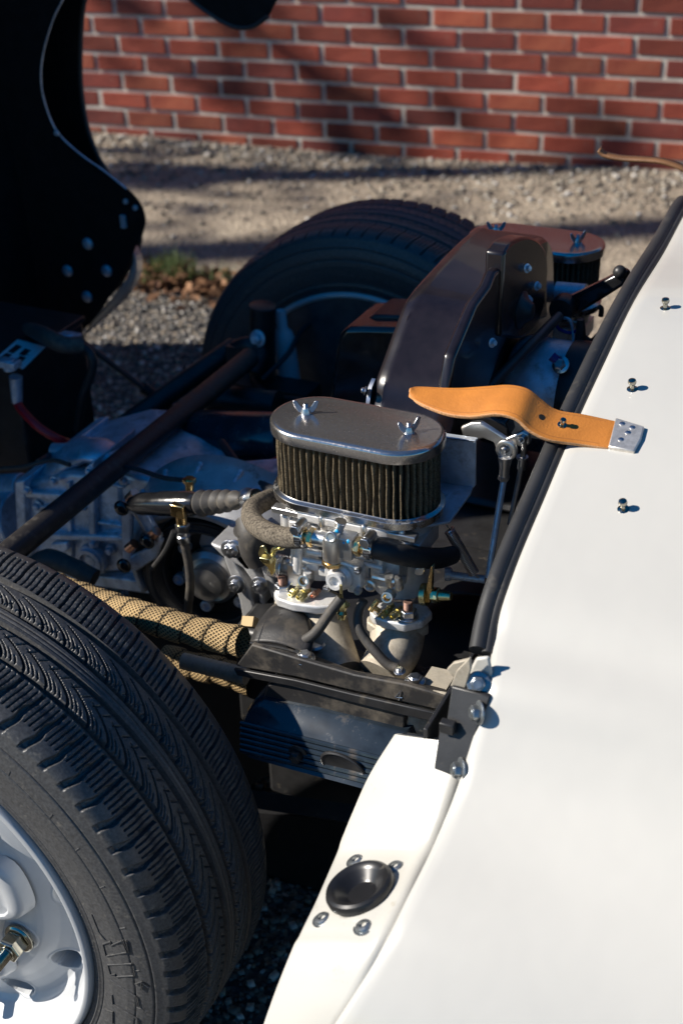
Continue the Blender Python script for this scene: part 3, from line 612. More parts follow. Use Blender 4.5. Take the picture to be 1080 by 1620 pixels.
def air_filter(label):
    r = np.random.default_rng(3); NPL = 62; per = 10; n = NPL*per; rows = []
    prof = [1, 1, .92, .35, 0, -.15, -.15, 0, .35, .92]; wob = r.normal(size=NPL)*.16; wob2 = r.normal(size=NPL)*.00022
    zs = np.linspace(-.008, -.0745, 14)
    for j, z in enumerate(zs):
        base = stadium(FL-.008, FWD-.008, 0, z, n); row = []
        for k in range(n):
            t = nrm(base[(k+1) % n]-base[k-1]); nn_ = V3(-t[1], t[0], 0)
            if nn_@base[k] < 0: nn_ = -nn_
            i = k//per; amp = .0085; sh = t*(wob2[i]*2*math.sin(j*.6+i)+wob[i]*.0012*math.sin(j*.45+i*1.7)) if 0 < j < 13 else 0
            row.append(base[k]+nn_*(amp*(prof[k % per]-1)+.0008*r.normal()*.3)+sh)
        rows.append(row)
    g = G(); g.grid(rows, cv=True); f = obj('air_filter', g, pleat_mat(), car, ang=70, label=label)
    g = G(); g.grid([stadium(FL-.016, FWD-.016, -.004, z) for z in (-.008, -.0745)], cv=True); obj('filter_core', g, M['void'], f)
    def shell(nm, zr, m):
        A_ = [stadium(FL, FWD, o_, z) for o_, z in zr]; A_.append(stadium(FL, FWD, -(FWD/2-.0004), A_[-1][0][2]))
        g = G(); g.grid(A_, cv=True); g.f.append(tuple(range(g.n-96, g.n))); return obj(nm, g, m, f, ang=34, solid=.0008, offs=-1)
    shell('filter_lid', [(-.0012, -.0108), (0, -.0105), (0, -.0024), (-.0006, -.0010), (-.0018, -.0001), (-.004, .0002), (-.007, .0001), (-.02, .0006), (-.036, .0010)], M['lid'])
    shell('base_plate', [(-.0045, -.0715), (-.0035, -.0712), (-.0025, -.0722), (.0002, -.0728), (.0010, -.0735), (.0008, -.0805), (-.001, -.0825), (-.010, -.0832), (-.035, -.0832)], M['chrome_dull'])
    for x in (-.0529, .0529):
        g = G(); g.lathe((x, 0, .0006), (0, 0, 1), [(.0068, 0), (.0068, .0008), (.0052, .001), (.0050, .004), (.0036, .0065), (.0034, .0075)], 24); 
        a = .35 if x < 0 else .95; d = V3(math.cos(a), math.sin(a), 0); s_ = V3(-d[1], d[0], 0)
        for sg in (-1, 1):
            pl = [V3(x, 0, .0022)+d*sg*u+V3(0, 0, h) for u, h in ((.003, 0), (.007, .0010), (.0105, .0058), (.0125, .0118), (.0108, .0132), (.0085, .0122), (.006, .0080), (.003, .0050))]
            g.prism([q-s_*.0010 for q in pl], s_*.0020)
        wn_ = obj('wing_nut', g, M['zinc'], f, bevel=.0005)
        g = G(); g.lathe((x, 0, .006), (0, 0, 1), sum([[(.0026, .0009*i), (.0022, .0009*i+.00045)] for i in range(7)], []), 14); obj('stud', g, M['zinc'], wn_)
    return f
M['chrome_dull'] = mat('dull_chrome_plate', (.55, .54, .52), .24, 1, var=.15, vs=90, rvar=.1, dirt=(.20, .165, .12), dirt_amt=.25, ds=50)
filt = air_filter('near oval air filter with wing nuts on its dusty chrome lid')

# ---------------------------------------------------------------- carburettor
def plate(poly, y, th, nm=None, m=None, parent=None, bevel=.0012, g=None, **kw):
    gg = g or G(); gg.prism([P(a, b, y=y) for a, b in poly], (0, th, 0))
    return gg if nm is None else obj(nm, gg, m, parent, bevel=bevel, **kw)
def xcyl(g, a, b, y, r, r2=None, y2=None, n=24): g.cyl(P(*a, y=y), P(*b, y=y if y2 is None else y2), r, r2, n); return g
def facing(c): return nrm(CAM-c)
def carb(label):
    g = G()
    # top cover
    g.grid([stadium(.150, .085, o_, z, 64) for o_, z in ((-.002, -.083), (0, -.084), (0, -.092), (-.003, -.0935))], cv=True); g.f.append(tuple(range(g.n-64, g.n)))
    # two throats, stepped castings
    for s in (-1, 1):
        x = .043*s
        g.lathe((x, .004, -.0), (0, 0, 1), [(.0290, -.092), (.0290, -.103), (.0262, -.106), (.0255, -.135), (.0275, -.150), (.0285, -.162), (.0285, -.172)], 36)
        g.box(V3(x, -.012, -.125), (.030, .050, .052)); g.box(V3(x+.012*s, .0, -.112), (.038, .05, .02))
        # ribs and bosses
        for k in range(3): g.box(V3(x-.014+.014*k, -.0255, -.127), (.0022, .012, .046))
        g.cyl((x-.012*s, -.030, -.148), (x+.018*s, -.030, -.142), .0042, .0042, 14)
        g.cyl((x-.020, -.028, -.110), (x+.020, -.028, -.113), .0040, .0040, 14)
        for dx in (-.02, .02): g.lathe((x+dx, -.030, -.096), (0, 0, -1), [(.0052, 0), (.005, .016), (.0035, .018)], 16)
    # bowl in the middle
    g.box(V3(0, .0, -.122), (.050, .066, .060)); g.box(V3(0, -.018, -.108), (.066, .040, .010)); g.box(V3(.0, -.02, -.150), (.055, .036, .008))
    g.box(V3(0, .018, -.155), (.120, .020, .022))
    b = obj('carburettor', g, M['alu'], car, bevel=.0016, seg=2, ang=40, label=label)
    g = G()
    for x, y, z, r in ((-.058, -.034, -.088, .004), (-.020, -.040, -.088, .004), (.024, -.040, -.088, .004), (.060, -.034, -.088, .004)): g.lathe((x, y, z-.006), (0, 0, 1), [(r, 0), (r, .010), (r*.7, .012)], 16)
    g.box(V3(0, -.0345, -.0885), (.150, .011, .006)); obj('cover_lip', g, M['alu_bright'], b, bevel=.001)
    # throttle flanges of each throat
    for s, pts in ((-1, [(433, 938), (437, 927), (452, 920), (480, 926), (520, 934), (546, 946), (543, 957), (500, 960), (462, 955), (438, 947)]), (1, [(584, 966), (590, 955), (612, 950), (640, 951), (676, 957), (684, 968), (668, 982), (640, 988), (612, 983), (590, 975)])):
        fl = [P(a, b_, z=-.176) for a, b_ in pts]; g = G(); g.prism(fl+[], (0, 0, -.010)); obj('throttle_flange', g, M['alu'], b, bevel=.0022, seg=3)
    return b
cb = carb('near twin-throat carburettor of dusty cast aluminium')

# stud nuts on the flanges
for nm, (px, py), y in (('flange_nut', (447, 922), -.042), ('flange_nut', (645, 962), -.042)):
    c = P(px, py, y=y); g = G(); g.lathe(c-V3(0, 0, .010), (0, 0, 1), [(.0105, 0), (.0105, .0014)], 20); g.hexn(c-V3(0, 0, .0086), (0, 0, 1), .0088, .0078)
    f_ = obj(nm, g, M['zinc'], cb, bevel=.0005); g = G(); g.lathe(c-V3(0, 0, .001), (0, 0, 1), sum([[(.0045, .001*i), (.0040, .001*i+.0005)] for i in range(9)], []), 16); obj('stud', g, mat('rusty_stud', (.22, .13, .10), .6, .6, var=.3, vs=200), f_)
# front furniture: jets, screws, pump cover
def jet(px, py, y, r):
    c = P(px, py, y=y); n = nrm(facing(c)*.9+V3(0, -1, .1)); g = G(); g.lathe(c-n*.014, n, [(r, 0), (r, .0145), (r*.9, .0155), (r*.66, .0155), (r*.66, .010)], 24); j = obj('jet_housing', g, M['alu_bright'], cb, ang=30)
    g = G(); g.lathe(c-n*.006, n, [(r*.70, 0), (r*.62, .004), (r*.35, .001), (.0001, .001)], 20); obj('jet', g, M['brass_deep'], j)
jet(480, 919, -.048, .0060); jet(612, 945, -.048, .0060)
def zscrew(px, py, y, r, n=None, ln=.010, m='yellow_zinc', nm='adjusting_screw'):
    c = P(px, py, y=y); n = nrm(V3(-.25, -1, -.05)) if n is None else nrm(n); g = G()
    g.lathe(c-n*ln, n, [(r*.8, 0), (r*.8, ln*.45), (r*1.15, ln*.5), (r*1.15, ln*.62)], 16); g.hexn(c-n*ln*.38, n, r*1.05, ln*.3); g.lathe(c-n*ln*.08, n, [(r*.95, 0), (r*.95, ln*.15), (r*.75, ln*.3), (r*.5, ln*.3), (r*.5, ln*.1), (.0001, ln*.1)], 16); return obj(nm, g, M[m], cb)
zscrew(460, 940, -.052, .0034); zscrew(474, 944, -.056, .0040, ln=.014); zscrew(495, 942, -.048, .0028, m='copper')
zscrew(604, 975, -.050, .0038, ln=.013); zscrew(622, 974, -.054, .0040, ln=.014); zscrew(612, 966, -.046, .0030)
g = G(); g.tube([P(586, 966, y=-.05), P(597, 950, y=-.046)], [.0030, .0028], 12, 1); g.tube([P(594, 963, y=-.05), P(599, 966, y=-.052)], .0026, 10, 1); obj('idle_jet', g, M['brass'], cb)
# accelerator pump cover
plate([(512, 893), (517, 886), (540, 888), (562, 895), (571, 903), (571, 930), (566, 940), (550, 938), (546, 925), (533, 914), (519, 918), (512, 910)], -.058, .012, 'pump_cover', M['alu'], cb, bevel=.002)
g = G(); c = P(538, 913, y=-.060); n = nrm(V3(-.05, -1, .15)); g.lathe(c, n, [(.0135, -.004), (.0130, .002), (.0100, .005), (.0098, .011), (.0085, .013), (.0055, .013), (.005, .008), (.0001, .008)], 28); 
g.tube([P(516, 892, y=-.060), P(540, 890, y=-.062), P(566, 899, y=-.06)], .0022, 8, 4); obj('pump_boss', g, M['alu'], cb)
for px, py in ((515, 893), (566, 903), (517, 930), (566, 935)):
    c = P(px, py, y=-.0605); g = G(); g.lathe(c, (0, -1, 0), [(.0036, -.003), (.0038, .002), (.003, .0032)], 16); g.box(c+V3(0, -.0034, 0), (.005, .0006, .001)); obj('cover_screw', g, M['zinc'], cb)
g = G(); g.tube([P(539, 926, y=-.075), P(540, 946, y=-.073), P(542, 958, y=-.072)], [.0014, .0016, .0016], 8, 4); g.hexn(P(541, 950, y=-.073), (0, -.2, -1), .0048, .010); g.lathe(P(541, 966, y=-.073), (0, -.3, -1), [(.0042, 0), (.0052, .003), (.0034, .006), (.0034, .009)], 14); g.tube([P(532, 955, y=-.073), P(541, 961, y=-.073), P(551, 956, y=-.073)], .0024, 8, 3); obj('pump_arm', g, M['yellow_zinc'], cb)
# throttle shaft end, return spring and levers
g = G(); a, b_ = P(470, 899, y=-.028), P(438, 893, y=-.028); g.cyl(a, b_, .0095, .0085, 24); g.box(P(478, 902, y=-.028), (.022, .026, .026)); obj('shaft_boss', g, M['alu_bright'], cb, bevel=.0015)
g = G(); a, b_ = P(449, 897, y=-.032), P(429, 893, y=-.032); g.coil(a, b_, .0112, .0011, 8, 6, 20); obj('shaft_spring', g, M['zinc'], cb)
lv = plate([(411, 865), (417, 863), (424, 878), (432, 879), (436, 886), (434, 906), (429, 912), (424, 899), (412, 888), (408, 876)], -.05, .0025, 'throttle_lever', M['yellow_zinc'], cb, bevel=.0006)
g = G(); g.prism([P(a, b_, y=-.052) for a, b_ in ((416, 876), (432, 879), (434, 887), (421, 884))], (0, -.008, 0)); g.tube([P(428, 888, y=-.045), P(434, 870, y=-.045), P(446, 862, y=-.045)], .0032, 8, 4); g.lathe(P(443, 866, y=-.045), P(452, 856, y=-.045)-P(443, 866, y=-.045), [(.0042, 0), (.0046, .003), (.0046, .005), (.0034, .006), (.0036, .010), (.002, .011)], 14); obj('lever_tab', g, M['yellow_zinc'], lv, bevel=.0004)
plate([(681, 896), (684, 895), (682, 935), (679, 955), (672, 953), (674, 930)], -.035, .006, 'throttle_plate', M['brass'], cb, bevel=.0006)
g = G(); a, b_ = P(668, 940, y=-.03), P(704, 943, y=-.03); d = nrm(b_-a); g.lathe(a, d, [(.011, 0), (.011, .006)], 24); g.hexn(a+d*.010, d, .0078, .008); g.lathe(a+d*.018, d, [(.0055, 0), (.0052, .004), (.004, .012)], 16); obj('shaft_nut', g, M['yellow_zinc'], cb, bevel=.0004)
plate([(655, 900), (668, 896), (672, 902), (668, 911), (660, 912), (654, 908)], -.03, .01, 'boss', M['alu_bright'], cb)
g = G(); g.lathe(P(632, 930, y=-.045), (0, -.3, 1), [(.004, 0), (.0042, .014), (.003, .016)], 12); g.lathe(P(617, 925, y=-.046), (.1, -.4, 1), [(.0045, 0), (.0035, .006), (.005, .009), (.004, .015)], 12); g.tube([P(590, 912, y=-.05), P(625, 920, y=-.05)], .003, 8, 1); g.lathe(P(586, 925, y=-.045), (0, -1, 0), [(.0065, 0), (.0065, .003), (.0045, .004), (.003, .002)], 18); obj('bosses', g, M['alu_bright'], cb, kind='stuff')
g = G()
for a, b_, y, r_ in (((487, 872), (510, 876), -.044, .0034), ((480, 885), (512, 891), -.045, .0030), ((575, 892), (606, 899), -.043, .003), ((472, 862), (470, 905), -.043, .0045), ((486, 905), (484, 930), -.043, .004), ((556, 880), (590, 885), -.042, .0025), ((601, 880), (604, 905), -.040, .004)):
    g.tube([P(*a, y=y), P(*b_, y=y)], r_, 10, 1)
obj('casting_ribs', g, M['alu'], cb, kind='stuff')
# fuel rail
g = G(); g.cyl(P(494, 850, y=-.058), P(568, 865, y=-.058), .0074, .0074, 28); c = P(527, 862, y=-.062)
g.lathe(c, (0, 0, -1), [(.009, -.010), (.0100, -.006), (.0104, 0), (.0104, .0145), (.0096, .016)], 32); g.box(P(545, 861, y=-.058), (.022, .018, .022)); g.lathe(P(526, 848, y=-.068), (0, -1, .3), [(.0062, -.004), (.0060, .004), (.0045, .0055), (.0035, .0045)], 20); g.lathe(P(535, 840, y=-.058), (.25, 0, 1), [(.005, -.006), (.0046, .004), (.006, .012)], 16)
rail = obj('fuel_banjo', g, M['alu_bright'], cb, bevel=.0010)
g = G(); g.hexn(P(526, 886, y=-.062), (0, 0, -1), .0105, .005); obj('brass_plug', g, M['brass'], rail, bevel=.0004)
for (px, py, ex, ey) in ((497, 851, 489, 849), (563, 864, 573, 866)):
    a = P(px, py, y=-.058); d = nrm(P(ex, ey, y=-.058)-a); g = G(); g.hexn(a, d, .0096, .0058); g.lathe(a+d*.006, d, [(.0055, 0), (.005, .008)], 16); obj('brass_nut', g, M['brass'], rail, bevel=.0004)
for px, py in ((533, 841), (544, 858), (551, 857)): g = G(); c = P(px, py, y=-.066); g.ball(c, .0024, 10, (1, .6, 1)); obj('paint_mark', g, M['paint_blob'], rail)

# intake manifold
g = G()
def cone(a, b, ra, rb, mid=None):
    pts = [a, (a*.5+b*.5)+(mid if mid is not None else 0), b]; g.tube(pts, [ra, (ra+rb)/2, rb], 28, 8)
A1, B1 = P(500, 965, y=-.022), P(540, 1066, y=-.075); A2_, B2_ = P(630, 985, y=-.018), P(600, 1068, y=-.072)
cone(A1, B1, .0300, .0215, V3(-.003, 0, .004)); cone(A2_, B2_, .0285, .0225, V3(.006, 0, 0))
mani = obj('intake_manifold', g, M['alu_dirty'], car, label='dusty twin-runner cast intake manifold')
for pts in ([(434, 948), (440, 946), (500, 961), (546, 958), (549, 966), (520, 974), (480, 972), (440, 966), (434, 958)], [(580, 975), (588, 972), (622, 986), (662, 984), (676, 976), (678, 990), (652, 1000), (625, 1000), (592, 992), (580, 984)]):
    g = G(); q = [P(a, b_, z=-.193) for a, b_ in pts]; g.prism(q, (0, 0, -.011)); obj('runner_flange', g, M['alu_dirty'], mani, bevel=.002, seg=3)
g = G(); q = [P(a, b_, z=-.258) for a, b_ in ((497, 1042), (505, 1037), (530, 1045), (575, 1060), (600, 1068), (650, 1058), (655, 1068), (620, 1080), (575, 1078), (530, 1066), (500, 1052))]; g.prism(q, (0, 0, -.010)); obj('head_flange', g, M['alu_dirty'], mani, bevel=.002)
for (px, py, r_, y) in ((498, 1022, .0115, -.075),):
    g = G(); c = P(px, py, y=y); g.lathe(c, (0, -.1, 1), [(r_, 0), (r_, .004), (r_*.82, .0055), (r_*.62, .003), (.0001, .003)], 28); obj('cup_washer', g, M['zinc'], mani)

# vacuum and fuel hoses
def hose(nm, pts, r, m, label=None, n=16, sub=8, **k):
    g = G(); g.tube([P(a, b_, y=y) for a, b_, y in pts], r, n, sub, **k); return obj(nm, g, M[m], car, label=label)
hose('vacuum_hose', [(540, 946, -.074), (520, 972, -.082), (500, 1000, -.09), (480, 1014, -.092), (462, 1020, -.085), (458, 1010, -.078), (475, 1002, -.07), (490, 998, -.055)], .0052, 'hose', 'thin rubber hose looping left below the carburettor')
hose('vacuum_hose', [(575, 950, -.06), (567, 968, -.064), (567, 990, -.07), (578, 1012, -.074), (596, 1034, -.078), (614, 1052, -.08), (628, 1058, -.08)], .0048, 'hose', 'thin rubber hose running down between the manifold runners')
hose('fuel_hose', [(482, 850, -.058), (455, 851, -.055), (425, 843, -.045), (402, 827, -.025), (398, 808, .0), (412, 796, .025), (430, 788, .05)], .0105, 'fabric_hose', 'braided fabric fuel hose curling up at the left of the filter')
hose('fuel_hose', [(578, 868, -.058), (600, 870, -.055), (630, 877, -.045), (665, 882, -.025), (695, 883, 0), (716, 878, .02)], [.0092, .0096, .0104, .0106, .0102, .009], 'rubber', 'smooth black rubber fuel hose to the right of the carburettor')
for px, py in ((478, 846), (587, 866)):
    a = P(px, py, y=-.058); d = nrm(P(px+10, py+2, y=-.058)-a); g = G()
    g.lathe(a-d*.004, d, [(.0112, 0), (.0120, .0004), (.0120, .0084), (.0112, .0088)], 32); 
    cl_ = obj('hose_clamp', g, M['chrome'], rail); g = G()
    hd = V3(0, -.25, 1); hd = nrm(hd); hc = a+hd*.0135; g.cyl(hc-V3(0, .009, 0)+d*0, hc+V3(0, .007, 0), .0048, .0048, 18); g.box(a+hd*.0115, (.009, .014, .005)); g.hexn(hc-V3(0, .009, 0), (0, -1, 0), .0054, .004); obj('clamp_screw', g, M['zinc'], cl_, bevel=.0004)
    g = G(); 
    for k in range(9): q = -1.1+.22*k; X_, Y_, Z_ = frame(d); v = V3(0, -1, 0)*math.cos(q)+V3(0, 0, -1)*math.sin(q); g.box(a+v*.0121, (.0052, .0012, .0010), (d, nrm(np.cross(d, v)), v))
    obj('clamp_slots', g, M['black_satin'], cl_, kind='stuff')

# ---------------------------------------------------------------- tin, beam, valve cover
g = G(); q = [P(395, 1016, y=-.105), P(408, 990, y=-.09), P(424, 968, y=-.07), P(440, 955, y=-.055), P(530, 975, y=-.03), P(560, 1060, y=-.04), P(497, 1042, y=-.10)]
tin = []
c0 = sum(q)/len(q)
A_ = []
up_ = smooth_path([P(396, 1016, y=-.108), P(405, 992, y=-.092), P(420, 970, y=-.07), P(436, 955, y=-.045), P(450, 945, y=-.02)], 6); dn_ = smooth_path([P(490, 1038, y=-.105), P(496, 1012, y=-.09), P(492, 990, y=-.07), P(486, 972, y=-.045), P(480, 960, y=-.02)], 6)
g = G(); g.grid([[a*(1-t)+b_*t+V3(0, 0, .006*math.sin(t*3.1)) for t in np.linspace(0, 1, 10)] for a, b_ in zip(up_, dn_)]); tinp = obj('engine_tin', g, M['black_dusty'], car, solid=.0015, ang=60, label='black cooling tin beneath the near carburettor')
g = G(); g.tube([a*.86+b_*.14+V3(0, -.001, .002) for a, b_ in zip(up_, dn_)], .0012, 6, 1); g.tube([P(396, 1017, y=-.110), P(440, 1024, y=-.110), P(484, 1036, y=-.110)], .0014, 6, 3); obj('tin_seam', g, M['black_satin'], tinp)
g = G(); g.prism([P(a, b_, y=-.1105) for a, b_ in ((404, 1018), (484, 1037), (470, 1056), (418, 1043), (411, 1034))], (0, .004, 0)); obj('tin_flange', g, M['black_dusty'], tinp, bevel=.001)
# big dished tin to the right under the filter
g = G(); A_ = []
for t in np.linspace(0, 1, 14):
    row = []
    for a in np.linspace(-.2, math.pi*1.02, 26):
        row.append(V3(.105+.078*math.cos(a)*(1-.0*t)*t, .075+.10*math.sin(a)*t, -.215-.028*t*t))
    A_.append(row)
g.grid(A_); obj('engine_tin', g, M['black_satin'], car, solid=.002, label='dished black tin right of the manifold')
g = G(); g.box(V3(.03, .272, -.335), (.36, .56, .13)); g.box(V3(.0, .272, -.47), (.30, .45, .16)); g.box(V3(.06, .1, -.262), (.25, .25, .012)); g.box(V3(.06, .45, -.262), (.25, .25, .012)); obj('engine_block', g, M['black_satin'], car, bevel=.006, label='black engine block and tin in the shade of the bay')
# steel beam
bt = [(372, 1052), (396, 1018), (420, 1024), (500, 1046), (580, 1073), (640, 1085), (712, 1108), (706, 1142), (640, 1128), (520, 1095), (376, 1062)]
bz = -.196
t1, t2_ = P(384, 1030, y=-.118), P(712, 1100, y=-.118)
g = G()
fr = [(373, 1054), (398, 1020), (480, 1045), (560, 1068), (640, 1083), (713, 1104), (710, 1128), (640, 1112), (560, 1094), (470, 1072)]
g.prism([P(a, b_, y=-.122) for a, b_ in fr], (0, .006, 0)); beam = obj('engine_beam', g, M['black_dusty'], car, bevel=.0015, label='black steel cross beam stamped with a 4')
g = G(); g.prism([P(a, b_, y=-.1225) for a, b_ in ((372, 1055), (470, 1073), (560, 1095), (640, 1113), (710, 1129), (708, 1143), (640, 1128), (560, 1108), (470, 1084), (378, 1066))], (0, -.004, 0)); obj('beam_lip', g, M['black_satin'], beam, bevel=.001)
g = G(); g.prism([P(398, 1019, y=-.118), P(480, 1044, y=-.118), P(560, 1066, y=-.118), P(713, 1101, y=-.118), P(704, 1090, y=-.10), P(650, 1076, y=-.095), P(560, 1060, y=-.10), P(500, 1038, y=-.09)], (0, 0, -.003)); obj('beam_top', g, M['black_dusty'], beam, bevel=.001)
def flatmark(pts, y, m, parent, nm='stamped_four', r=.0007):
    g = G()
    for p_ in pts: g.tube([P(a, b_, y=y) for a, b_ in p_], r, 6, 1)
    return obj(nm, g, m, parent)
flatmark([[(634, 1094), (625, 1103), (636, 1104)], [(634, 1094), (631, 1108)]], -.1226, M['zinc'], beam)
for px, py, y, r_ in ((482, 1040, -.112, .0088), (656, 1076, -.10, .0085), (632, 1060, -.09, .005)):
    c = P(px, py, y=y); g = G(); g.bolt(c-V3(0, 0, .002), (0, -.1, 1), r_*.75, r_*.6); obj('beam_bolt', g, M['zinc'], beam, bevel=.0005)
g = G(); g.tube([P(662, 1090, y=-.119), P(706, 1098, y=-.119)], .0015, 6, 1); g.prism([P(a, b_, y=-.10) for a, b_ in ((664, 1083), (705, 1092), (705, 1100), (664, 1094))], (0, .03, 0)); obj('beam_insert', g, M['alu_dirty'], beam)
# grey duct seen below the beam
g = G(); g.tube([P(640, 1118, y=-.09), P(665, 1135, y=-.09), P(700, 1160, y=-.07)], [.028, .026, .02], 24, 6); obj('heater_duct', g, M['alu_dirty'], car)
# valve cover
yv = -.128
lo = [P(386, 1195, y=yv), P(572, 1252, y=yv)]; hi = [P(413, 1110, y=yv), P(640, 1168, y=yv)]
g = G(); vx0, vx1, vz0, vz1 = lo[0][0]-.002, .11, lo[0][2]-.002, hi[0][2]
c1 = P(388, 1150, y=yv); c2_ = P(585, 1200, y=yv)
def vc(px, py): return P(px, py, y=yv-.035*(py-1106-.22*(px-400))/90)
face = [vc(379, 1190), vc(378, 1152), vc(386, 1132), vc(402, 1112), vc(416, 1106), vc(500, 1122), vc(640, 1160), vc(640, 1268), vc(560, 1246), vc(470, 1222), vc(392, 1200)]
cen = sum(face)/len(face)
g.grid([[cen+(q-cen)*s_+V3(0, d_, 0) for q in face] for s_, d_ in ((1.03, .10), (1.03, .012), (1.0, .004), (.965, 0), (.3, 0), (.001, 0))], cv=True)
vcov = obj('valve_cover', g, M['vc'] if 'vc' in M else M['black_gloss'], car, ang=40, label='black ribbed valve cover below the cross beam')
for k in range(6):
    ya = 1146+8.6*k; g = G(); g.tube([vc(384, ya), vc(392, ya+1), vc(520, ya+33), vc(625, ya+60)], .0026, 8, 3); obj('cooling_rib', g, M['vc'], vcov)
g = G(); c = vc(545, 1211)+V3(0, -.002, 0); g.lathe(c, (0, -1, 0), [(.024, 0), (.024, .002), (.022, .003), (.020, .0015), (.001, .0015)], 40); el = obj('oval_badge', g, M['black_satin'], vcov); el.scale = (1.0, 1, .62); el.rotation_euler = (0, .25, 0)
g = G(); g.bolt(vc(472, 1193), (0, -1, 0), .0065); obj('cover_bolt', g, M['black_satin'], vcov)
g = G(); g.prism([P(a, b_, y=-.122) for a, b_ in ((424, 1083), (440, 1079), (640, 1130), (640, 1162), (500, 1122), (416, 1105))], (0, .02, 0)); obj('cover_top', g, M['black_dusty'], vcov, bevel=.002)
# lower chassis rail and inner splash panel
g = G(); g.tube([P(380, 1262, y=.0), P(470, 1275, y=.0), P(640, 1300, y=.0)], .014, 4, 1); obj('lower_rail', g, M['black_satin'], car)
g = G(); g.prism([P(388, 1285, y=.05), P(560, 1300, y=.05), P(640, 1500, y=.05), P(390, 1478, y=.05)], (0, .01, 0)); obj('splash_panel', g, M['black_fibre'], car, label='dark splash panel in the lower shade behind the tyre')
# bracket that joins beam and body
yb_ = -.236
def yb3(py): return -.236-.036*max(0, (py-1090))/144
g = G(); g.prism([P(a, b_, y=yb3(b_)) for a, b_ in ((714, 1086), (775, 1102), (770, 1118), (752, 1160), (730, 1234), (686, 1217), (694, 1160), (706, 1142))], (0, .004, 0)); brk = obj('body_bracket', g, M['black_satin'], car, bevel=.001, label='black steel bracket bolted to the body edge')
g = G(); g.prism([P(a, b_, y=yb_+.003) for a, b_ in ((714, 1086), (775, 1102), (771, 1096), (716, 1080))], (0, .035, 0)); g.box(P(714, 1112, y=yb_+.06), (.004, .12, .034)); obj('bracket_flange', g, M['black_satin'], brk, bevel=.0008)
g = G(); g.prism([P(a, b_, y=yb_+.002) for a, b_ in ((712, 1086), (722, 1062), (742, 1042), (744, 1060), (735, 1090))], (0, .004, 0)); g.prism([P(a, b_, y=yb_+.02) for a, b_ in ((706, 1060), (716, 1050), (742, 1044), (722, 1078))], (0, .004, 0)); obj('gusset', g, M['alu_dirty'], brk, bevel=.0006)
g = G(); g.box(P(708, 1150, y=yb3(1150)-.004), (.012, .008, .010)); g.tube([P(722, 1152, y=yb_-.004), P(722, 1152, y=yb_+.01)], .0045, 12, 1); obj('latch_tab', g, M['black_satin'], brk, bevel=.001)
for px, py in ((759, 1128), (730, 1218)):
    c = P(px, py, y=yb3(py)-.001); g = G(); g.bolt(c, (-.75, -.6, .2), .0062, .006); obj('bracket_bolt', g, M['zinc_dark'], brk, bevel=.0005)
c = P(757, 1081, y=-.230); n = facing(c)*.7+V3(0, -.7, .3); g = G(); g.lathe(c, n, [(.0098, -.004), (.0098, .0012), (.0090, .0018)], 28); g.bolt(c+nrm(n)*.0018, n, .0062, .005, False); obj('flange_bolt', g, M['zinc_dark'], brk, bevel=.0006)
g = G(); g.prism([P(a, b_, y=-.224) for a, b_ in ((735, 1095), (742, 1062), (752, 1042), (772, 1040), (778, 1066), (777, 1100), (772, 1106))], (0, .004, 0)); obj('body_corner', g, M['jamb'], body, bevel=.002)

# ---------------------------------------------------------------- bracket, linkage and spring right of the filter
g = G(); yb2 = .062
g.prism([P(a, b_, y=yb2) for a, b_ in ((690, 690), (752, 697), (752, 768), (745, 776), (680, 760))], (0, .003, 0))
g.prism([P(690, 762, y=yb2), P(748, 770, y=yb2), P(744, 780, y=yb2-.012), P(712, 824, y=.01), P(660, 835, y=-.01), P(650, 800, y=.02)], (0, 0, -.003))
g.prism([P(690, 690, y=yb2), P(752, 697, y=yb2), P(756, 692, y=yb2+.012), P(700, 684, y=yb2+.012)], (0, 0, -.0025))
obj('linkage_bracket', g, M['case'], car, bevel=.0008, label='bent steel bracket behind the right end of the near filter')
yl = .085
crank = plate([(728, 676), (744, 669), (760, 668), (782, 682), (800, 694), (826, 682), (837, 688), (838, 702), (828, 709), (812, 704), (806, 716), (796, 722), (786, 716), (780, 700), (764, 694), (752, 697), (740, 690), (731, 690)], yl, .006, 'bell_crank', M['alu_bright'], car, bevel=.0018, seg=3, label='polished cast bell crank under the leather strap')
plate([(744, 660), (758, 656), (800, 668), (806, 690), (794, 694), (775, 684)], yl+.012, .02, 'crank_mount', M['black_gloss'], crank, bevel=.002)
def pivot(px, py, y, r, parent, m='zinc', n=(-.1, -1, .15)):
    c = P(px, py, y=y); n = nrm(n); g = G(); g.lathe(c, n, [(r, -.002), (r, .0015), (r*.82, .003), (r*.60, .003), (r*.58, .0015), (r*.45, .0015), (r*.42, .006), (r*.25, .0075)], 28); return obj('pivot', g, M[m], parent)
pivot(801, 710, yl-.006, .0085, crank); pivot(826, 695, yl-.003, .0042, crank); 
re_ = P(801, 712, y=yl-.008)
g = G(); g.lathe(re_, (0, -1, 0), [(.0105, -.003), (.0108, .001), (.0095, .002), (.0072, .002), (.0070, -.003)], 32, cap=False); g.tube([P(799, 722, y=yl-.008), P(798, 740, y=yl-.008), P(797, 756, y=yl-.008)], [.0072, .0052, .0050], 16, 4); g.hexn(P(797, 752, y=yl-.008), P(795, 762, y=yl-.008)-P(797, 752, y=yl-.008), .0060, .005)
rod = obj('rod_end', g, M['alu_bright'], car, label='rod end hanging from the bell crank')
g = G(); g.tube([P(797, 757, y=yl-.008), P(784, 835, y=yl-.03), P(772, 914, y=yl-.05)], .0034, 10, 2); obj('throttle_rod', g, M['case'], rod)
